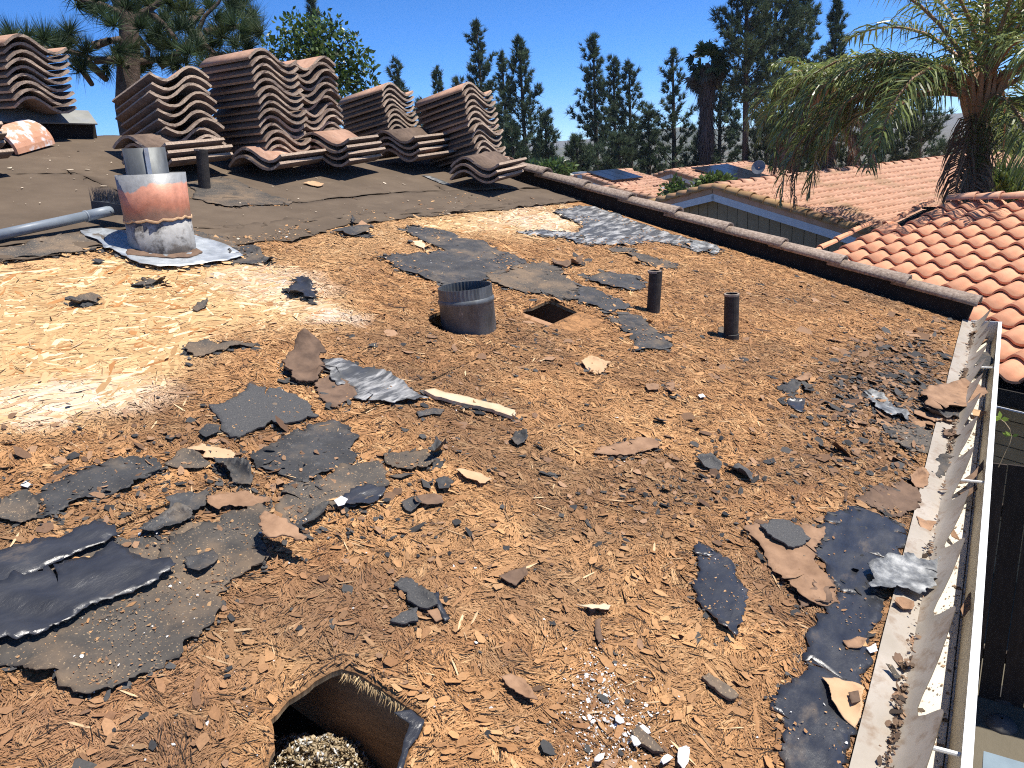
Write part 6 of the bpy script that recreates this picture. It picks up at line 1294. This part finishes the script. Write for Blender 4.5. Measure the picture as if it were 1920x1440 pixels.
P = []; C_ = []
for (x, y) in TU:
    for q in range(2):
        o = wp(x + rng.normal(0, 6), y + 4 + rng.normal(0, 5), rng.uniform(-1., 1.)); ax = norm(A([0, 0, .75]) + rng.normal(0, .45, 3)); nn = 150; P.append(needles(o, ax, nn, .23, .0034, .62, rng, .15))
        c = A([.045, .075, .032]) * rng.uniform(.6, 1.5) + A([.02, .012, 0]) * (rng.random() < .3); C_.append(np.tile(c, (nn, 1)) * rng.uniform(.7, 1.35, (nn, 1)))
tri_mesh('crown', np.concatenate(P), np.concatenate(C_), M['leaf'], pine)

# leafy broadleaf tree
BD = 12.; bb = W(600, 330, BD); bt = empty('broadleaf_tree', (bb[0], bb[1], GZ), 'leafy green tree rising behind the tallest stacks', 'tree'); mb = MB()
mb.tube([A([bb[0], bb[1], GZ]), W(600, 240, BD), W(598, 180, BD), W(590, 120, BD), W(582, 60, BD)], [.09, .07, .055, .035, .012], 7)
CL = [(558, 78, 44), (606, 68, 40), (600, 108, 52), (650, 118, 42), (688, 160, 28), (640, 162, 44), (530, 92, 30), (575, 150, 50), (512, 98, 16), (626, 56, 16), (660, 72, 16), (548, 48, 16), (678, 120, 24), (695, 178, 18), (630, 190, 50), (560, 190, 40), (586, 46, 18)]
P = []; C_ = []
for (x, y, r) in CL:
    mb.tube([W(596, 150, BD), W((x + 596) / 2, (y + 130) / 2, BD), W(x, y, BD + rng.uniform(-.3, .3))], [.03, .016, .006], 5, cap=False)
    n = int(r * r * .17); q = rng.normal(0, 1, (n, 3)); q = q / np.linalg.norm(q, axis=1, keepdims=True) * (rng.random((n, 1)) ** .45)
    rr = r * BD / FPX * 1.1; o = W(x, y, BD) + q * rr; d = norm(q * .6 + rng.normal(0, .6, (n, 3)) + A([0, 0, .15])); s_ = norm(np.cross(d, rng.normal(0, 1, (n, 3)))); L = rng.uniform(.055, .105, (n, 1))
    up_ = np.cross(s_, d); P.append(np.stack([o, o + d * L * .5 + s_ * L * .26 + up_ * L * .06, o + d * L, o + d * L * .5 - s_ * L * .26 + up_ * L * .06], 1).reshape(-1, 3))
    C_.append(A([.075, .125, .03])[None] * rng.uniform(.45, 1.5, (n, 1)) + A([.03, .02, 0]) * (rng.random((n, 1)) < .2))
mb.build('trunk', M['trunk'], bt, smooth=True); tri_mesh('crown', np.concatenate(P), np.concatenate(C_), M['glossleaf'], bt, 4)

# palms
def frond(o, az_, el, L, leafL, rng, sag=1.0, n=70, wd=.016, col=(.07, .115, .035), hang=.55, twist=0.):
    """arching feather frond: rachis points, leaflet quads"""
    hd = A([math.cos(az_), math.sin(az_), 0]); side = A([-math.sin(az_), math.cos(az_), 0]); K = 16; pts = [A(o)]; e = el
    for k in range(K):
        e2 = el - sag * 1.9 * ((k + .5) / K) ** 1.3; pts.append(pts[-1] + (hd * math.cos(e2) + Z3 * math.sin(e2)) * L / K)
    pts = np.array(pts); P = []; C_ = []
    t = np.repeat(np.linspace(.16, .995, n), 2); sg = np.tile([-1., 1.], n); i = np.minimum((t * K).astype(int), K - 1); f = (t * K - i)[:, None]
    b = pts[i] * (1 - f) + pts[i + 1] * f; tn = norm(pts[i + 1] - pts[i]); l = leafL * (np.sin(math.pi * np.clip(t * .93 + .08, 0, 1)) ** .55 + .12) * rng.uniform(.8, 1.15, len(t))
    upn = norm(np.cross(np.tile(side, (len(t), 1)), tn)); upn = upn * np.sign(upn[:, 2:3] + 1e-6)
    d0 = norm(side[None] * sg[:, None] * 1. + tn * .75 + upn * rng.normal(.25, .3, (len(t), 1)) + rng.normal(0, .14, (len(t), 3)))
    d1 = norm(d0 + A([0, 0, -1.]) * hang); d2 = norm(d0 + A([0, 0, -1.]) * hang * 2.6)
    w_ = norm(np.cross(d0, upn + rng.normal(0, .5, upn.shape))) * wd; l = l[:, None]
    p0 = b; p1 = b + d0 * l * .35; p2 = p1 + d1 * l * .35; p3 = p2 + d2 * l * .35
    q = [np.stack([p0 - w_ * .5, p0 + w_ * .5, p1 + w_, p1 - w_], 1), np.stack([p1 - w_, p1 + w_, p2 + w_ * .8, p2 - w_ * .8], 1), np.stack([p2 - w_ * .8, p2 + w_ * .8, p3 + w_ * .05, p3 - w_ * .05], 1)]
    c = A(col)[None] * rng.uniform(.6, 1.5, (len(t), 1)) * rng.uniform(.75, 1.3)
    return pts, np.concatenate(q, 0).reshape(-1, 4 * 3), np.concatenate([c, c, c], 0)
def queen_palm(crown, dist, L, fr, label, seed, trunk_px, tr=.2, leafL=.55, wd=.016, group='queen palms', boots=True):
    rng = np.random.default_rng(seed); o = W(*crown, dist); bs = W(*trunk_px, dist); root = empty('palm_tree', (bs[0], bs[1], GZ), label, 'palm', group)
    mb = MB(); mb.tube([A([bs[0], bs[1], GZ]), A([bs[0], bs[1], bs[2]]), o * .5 + bs * .5, o + Z3 * .1], [tr * 1.15, tr, tr * .9, tr * .75], 14); mb.build('trunk', M['trunk'], root, smooth=True)
    mbs = MB(); Q = []; C_ = []; Qd = []; Cd = []
    va = math.atan2((o - CAM)[1], (o - CAM)[0])
    for (a, el, l, sag, dead) in fr:
        az_ = va - rad(a)                                # a: degrees clockwise seen from above, 0 = away from the camera, 90 = to the right
        pts, q, c = frond(o + A([0, 0, .05]) + rng.normal(0, .05, 3), az_, rad(el), L * l, leafL * (1 if not dead else .8), rng, sag=sag, wd=wd, col=(.17, .205, .055) if not dead else (.17, .115, .075), hang=.6 if not dead else 1.6, n=62)
        mbs.tube(pts[::2], np.linspace(.045, .008, len(pts[::2])), 5, cap=False); (Qd if dead else Q).append(q); (Cd if dead else C_).append(c)
    mbs.build('stalks', M['rafter'], root, smooth=True)
    q = np.concatenate(Q).reshape(-1, 3); tri_mesh('fronds', q, np.concatenate(C_), M['glossleaf'], root, 4)
    if Qd: tri_mesh('dead_fronds', np.concatenate(Qd).reshape(-1, 3), np.concatenate(Cd), M['leaf'], root, 4)
    if boots:
        mb = MB(); rb = random.Random(seed)
        for k in range(16):
            t = 2 * math.pi * k / 16; d = A([math.cos(t), math.sin(t), 0]); mb.tube([o - Z3 * .35 + d * tr * .7, o - Z3 * .05 + d * tr * 1.2, o + Z3 * .4 + d * tr * rb.uniform(1.4, 2.6)], [.05, .06, .03], 5)
        mb.build('leaf_bases', M['rafter'], root)
    return root, o, rng
rp = random.Random(12); fr = []
for k in range(11): fr.append((k * 32.7 + rp.uniform(-9, 9), rp.uniform(58, 82), rp.uniform(.85, 1.05), rp.uniform(.5, .8), False))
for k in range(9): fr.append((k * 40 + 12 + rp.uniform(-8, 8), rp.uniform(25, 48), rp.uniform(.85, 1.05), rp.uniform(.85, 1.1), False))
fr += [(-88, 44, 1.12, 1.0, False), (-76, 30, 1.1, 1.0, False), (-84, 14, 1.0, .98, False), (-95, 24, 1.2, 1.1, False), (-140, 25, .8, 1.05, False), (-92, 46, 1.12, 1.18, False), (-80, 40, 1.1, 1.2, False), (-98, 38, 1.2, 1.2, False), (-86, 26, 1.05, 1.15, False), (-104, 44, 1.1, 1.15, False), (-90, 22, 1.2, 1.15, True), (80, 4, .8, .9, False), (110, -6, .8, .8, False), (150, -10, .7, .7, False), (-160, -60, .5, .3, True), (170, -60, .6, .3, True)]
qp, qo, rng = queen_palm((1838, 186), 15.2, 3.45, fr, 'big queen palm with long arching glossy fronds at upper right', 21, (1832, 345), tr=.18, leafL=.68, wd=.0145)
# seed clusters of the big palm, hanging
P = []; C_ = []
for (x, y, n, s_) in ((1848, 250, 900, .20), (1838, 300, 260, .12)):
    o = W(x, y, 14.8); q = rng.normal(0, 1, (n, 3)) * s_ * A([.7, .7, 1.1]); d = norm(rng.normal(0, 1, (n, 3)) + A([0, 0, -1.2])); r_ = norm(rng.normal(0, 1, (n, 3))) * .010
    P.append(np.stack([o + q - r_, o + q + r_, o + q + d * .06], 1).reshape(-1, 3)); C_.append(np.tile(A([.10, .12, .035]), (n, 1)) * rng.uniform(.6, 1.4, (n, 1)))
tri_mesh('seed_cluster', np.concatenate(P), np.concatenate(C_), M['leaf'], qp)
fr = []
for k in range(12): fr.append((k * 30 + rp.uniform(-8, 8), rp.uniform(45, 80), rp.uniform(.75, 1.), rp.uniform(.8, 1.1), False))
fr += [(-90, 34, 1.15, 1.15, False), (-105, 25, 1.1, 1.2, False), (-75, 30, 1., 1.1, False), (88, 34, 1.1, 1.1, False), (-120, 4, .9, .9, False), (70, -20, .8, .55, True), (-80, -35, 1.15, .55, True), (-100, -45, 1.2, .45, True), (110, -45, 1.1, .5, True), (95, -30, 1.1, .6, True), (-60, -50, 1.2, .4, True), (60, -50, 1.2, .4, True), (-125, -30, 1., .6, True), (170, -60, 1.1, .3, True)]
queen_palm((1545, 188), 22.0, 2.1, fr, 'smaller queen palm with brown hanging dead fronds left of the big palm', 22, (1546, 330), tr=.19, leafL=.5, wd=.017)
# shaggy fan palm
FD = 40.; fo = W(1324, 128, FD); fb = W(1322, 300, FD); fp = empty('fan_palm', (fb[0], fb[1], GZ), 'shaggy fan palm with a thick grey skirt of dead leaves', 'palm'); rng = np.random.default_rng(9)
mb = MB(); mb.tube([A([fb[0], fb[1], GZ]), fb, fo], [.34, .30, .25], 10); mb.build('trunk', M['trunk'], fp, smooth=True)
P = []; C_ = []
for k in range(2600):
    t = rng.random(); a = rng.uniform(0, 6.28); px_ = 118 + 160 * t; c = W(1324, px_, FD); r_ = (.36 - .12 * t + .05 * math.sin(9 * t)); o = c + A([math.cos(a), math.sin(a), 0]) * r_ * rng.uniform(.75, 1.1)
    d = norm(A([math.cos(a) * .12, math.sin(a) * .12, -1]) + rng.normal(0, .14, 3)); s_ = norm(np.cross(d, A([math.cos(a), math.sin(a), 0]))) * .035; P.append([o - s_, o + s_, o + d * rng.uniform(.4, .9)]); C_.append(A([.115, .092, .078]) * rng.uniform(.45, 1.4))
tri_mesh('dead_leaf_skirt', np.array(P).reshape(-1, 3), np.array(C_), M['leaf'], fp)
P = []; C_ = []
for k in range(62):
    a = rng.uniform(0, 6.28); el = rng.uniform(-.9, 1.5); d = A([math.cos(a) * math.cos(el), math.sin(a) * math.cos(el), math.sin(el)]); o = fo + d * rng.uniform(.35, .85); s0 = norm(np.cross(d, rng.normal(0, 1, 3))); u0 = np.cross(s0, d); c0 = A([.05, .085, .028]) * rng.uniform(.5, 1.6) if el > -.25 else A([.12, .10, .06]) * rng.uniform(.5, 1.2)
    for q in np.linspace(-1.25, 1.25, 17):
        dd = norm(d * math.cos(q) + s0 * math.sin(q) + u0 * .1 - Z3 * .18); L = rng.uniform(.40, .62); w_ = norm(np.cross(dd, u0)) * .04; P += [o, o + dd * L * .6 - w_, o + dd * L - Z3 * .12, o + dd * L * .6 + w_]; C_.append(c0 * rng.uniform(.8, 1.2))
tri_mesh('fan_leaves', np.array(P), np.array(C_), M['glossleaf'], fp, 4)

# shrubs
def shrub(px, dist, w_px, h_px, label, seed, col=(.07, .12, .03), blade=False):
    rng = np.random.default_rng(seed); c = W(*px, dist); R_ = w_px * dist / FPX / 2; H = h_px * dist / FPX; root = empty('shrub', (c[0], c[1], GZ), label, 'shrub'); n = 1500
    q = rng.normal(0, 1, (n, 3)); q = q / np.linalg.norm(q, axis=1, keepdims=True) * rng.random((n, 1)) ** .4; lump = 1 + .35 * np.sin(q[:, :1] * 5 + seed) * np.cos(q[:, 1:2] * 4)
    o = c + q * A([R_, R_, H / 2]) * lump; d = norm(q + rng.normal(0, .6, (n, 3)) + (A([0, 0, 1.2]) if blade else 0)); s_ = norm(np.cross(d, rng.normal(0, 1, (n, 3)))); L = rng.uniform(.10, .2, (n, 1)) * (2 if blade else 1) * dist / 26; k = .10 if blade else .28
    P = np.stack([o, o + d * L * .5 + s_ * L * k, o + d * L, o + d * L * .5 - s_ * L * k], 1).reshape(-1, 3); tri_mesh('foliage', P, A(col)[None] * rng.uniform(.4, 1.5, (n, 1)), M['glossleaf'], root, 4)
    mb = MB(); mb.tube([A([c[0], c[1], GZ]), c], [.05, .02], 5); mb.build('stem', M['trunk'], root)
shrub((1266, 372), 22, 46, 62, 'dark green shrub left of the olive edged gable', 1)
shrub((1338, 346), 27, 70, 34, 'lighter green bush in front of the solar house wall', 2, (.10, .15, .035))
shrub((1880, 356), 20, 80, 56, 'bright strappy plant right of the big palm trunk', 3, (.14, .20, .045), True)
shrub((1812, 352), 24, 60, 50, 'dark bush behind the orange ridge tiles', 4, (.05, .085, .025))
shrub((1030, 322), 36, 90, 40, 'hedge top showing beyond the edge tiles', 5)

# ------------------------------------------------------------------ air
mb = MB(); mb.box((0, 0, -60), (1500, 0, 0), (0, 1500, 0), (0, 0, 110)); hz = mb.build('haze', None); tag(hz, kind='stuff')
hm = bpy.data.materials.new('haze'); hm.use_nodes = True; hn = hm.node_tree; hn.nodes.remove(hn.nodes['Principled BSDF'])
pv = hn.nodes.new('ShaderNodeVolumePrincipled'); pv.inputs['Color'].default_value = (.72, .82, .95, 1); pv.inputs['Density'].default_value = .0003; pv.inputs['Anisotropy'].default_value = .2
hn.links.new(pv.outputs[0], hn.nodes['Material Output'].inputs['Volume']); hz.data.materials.append(hm)
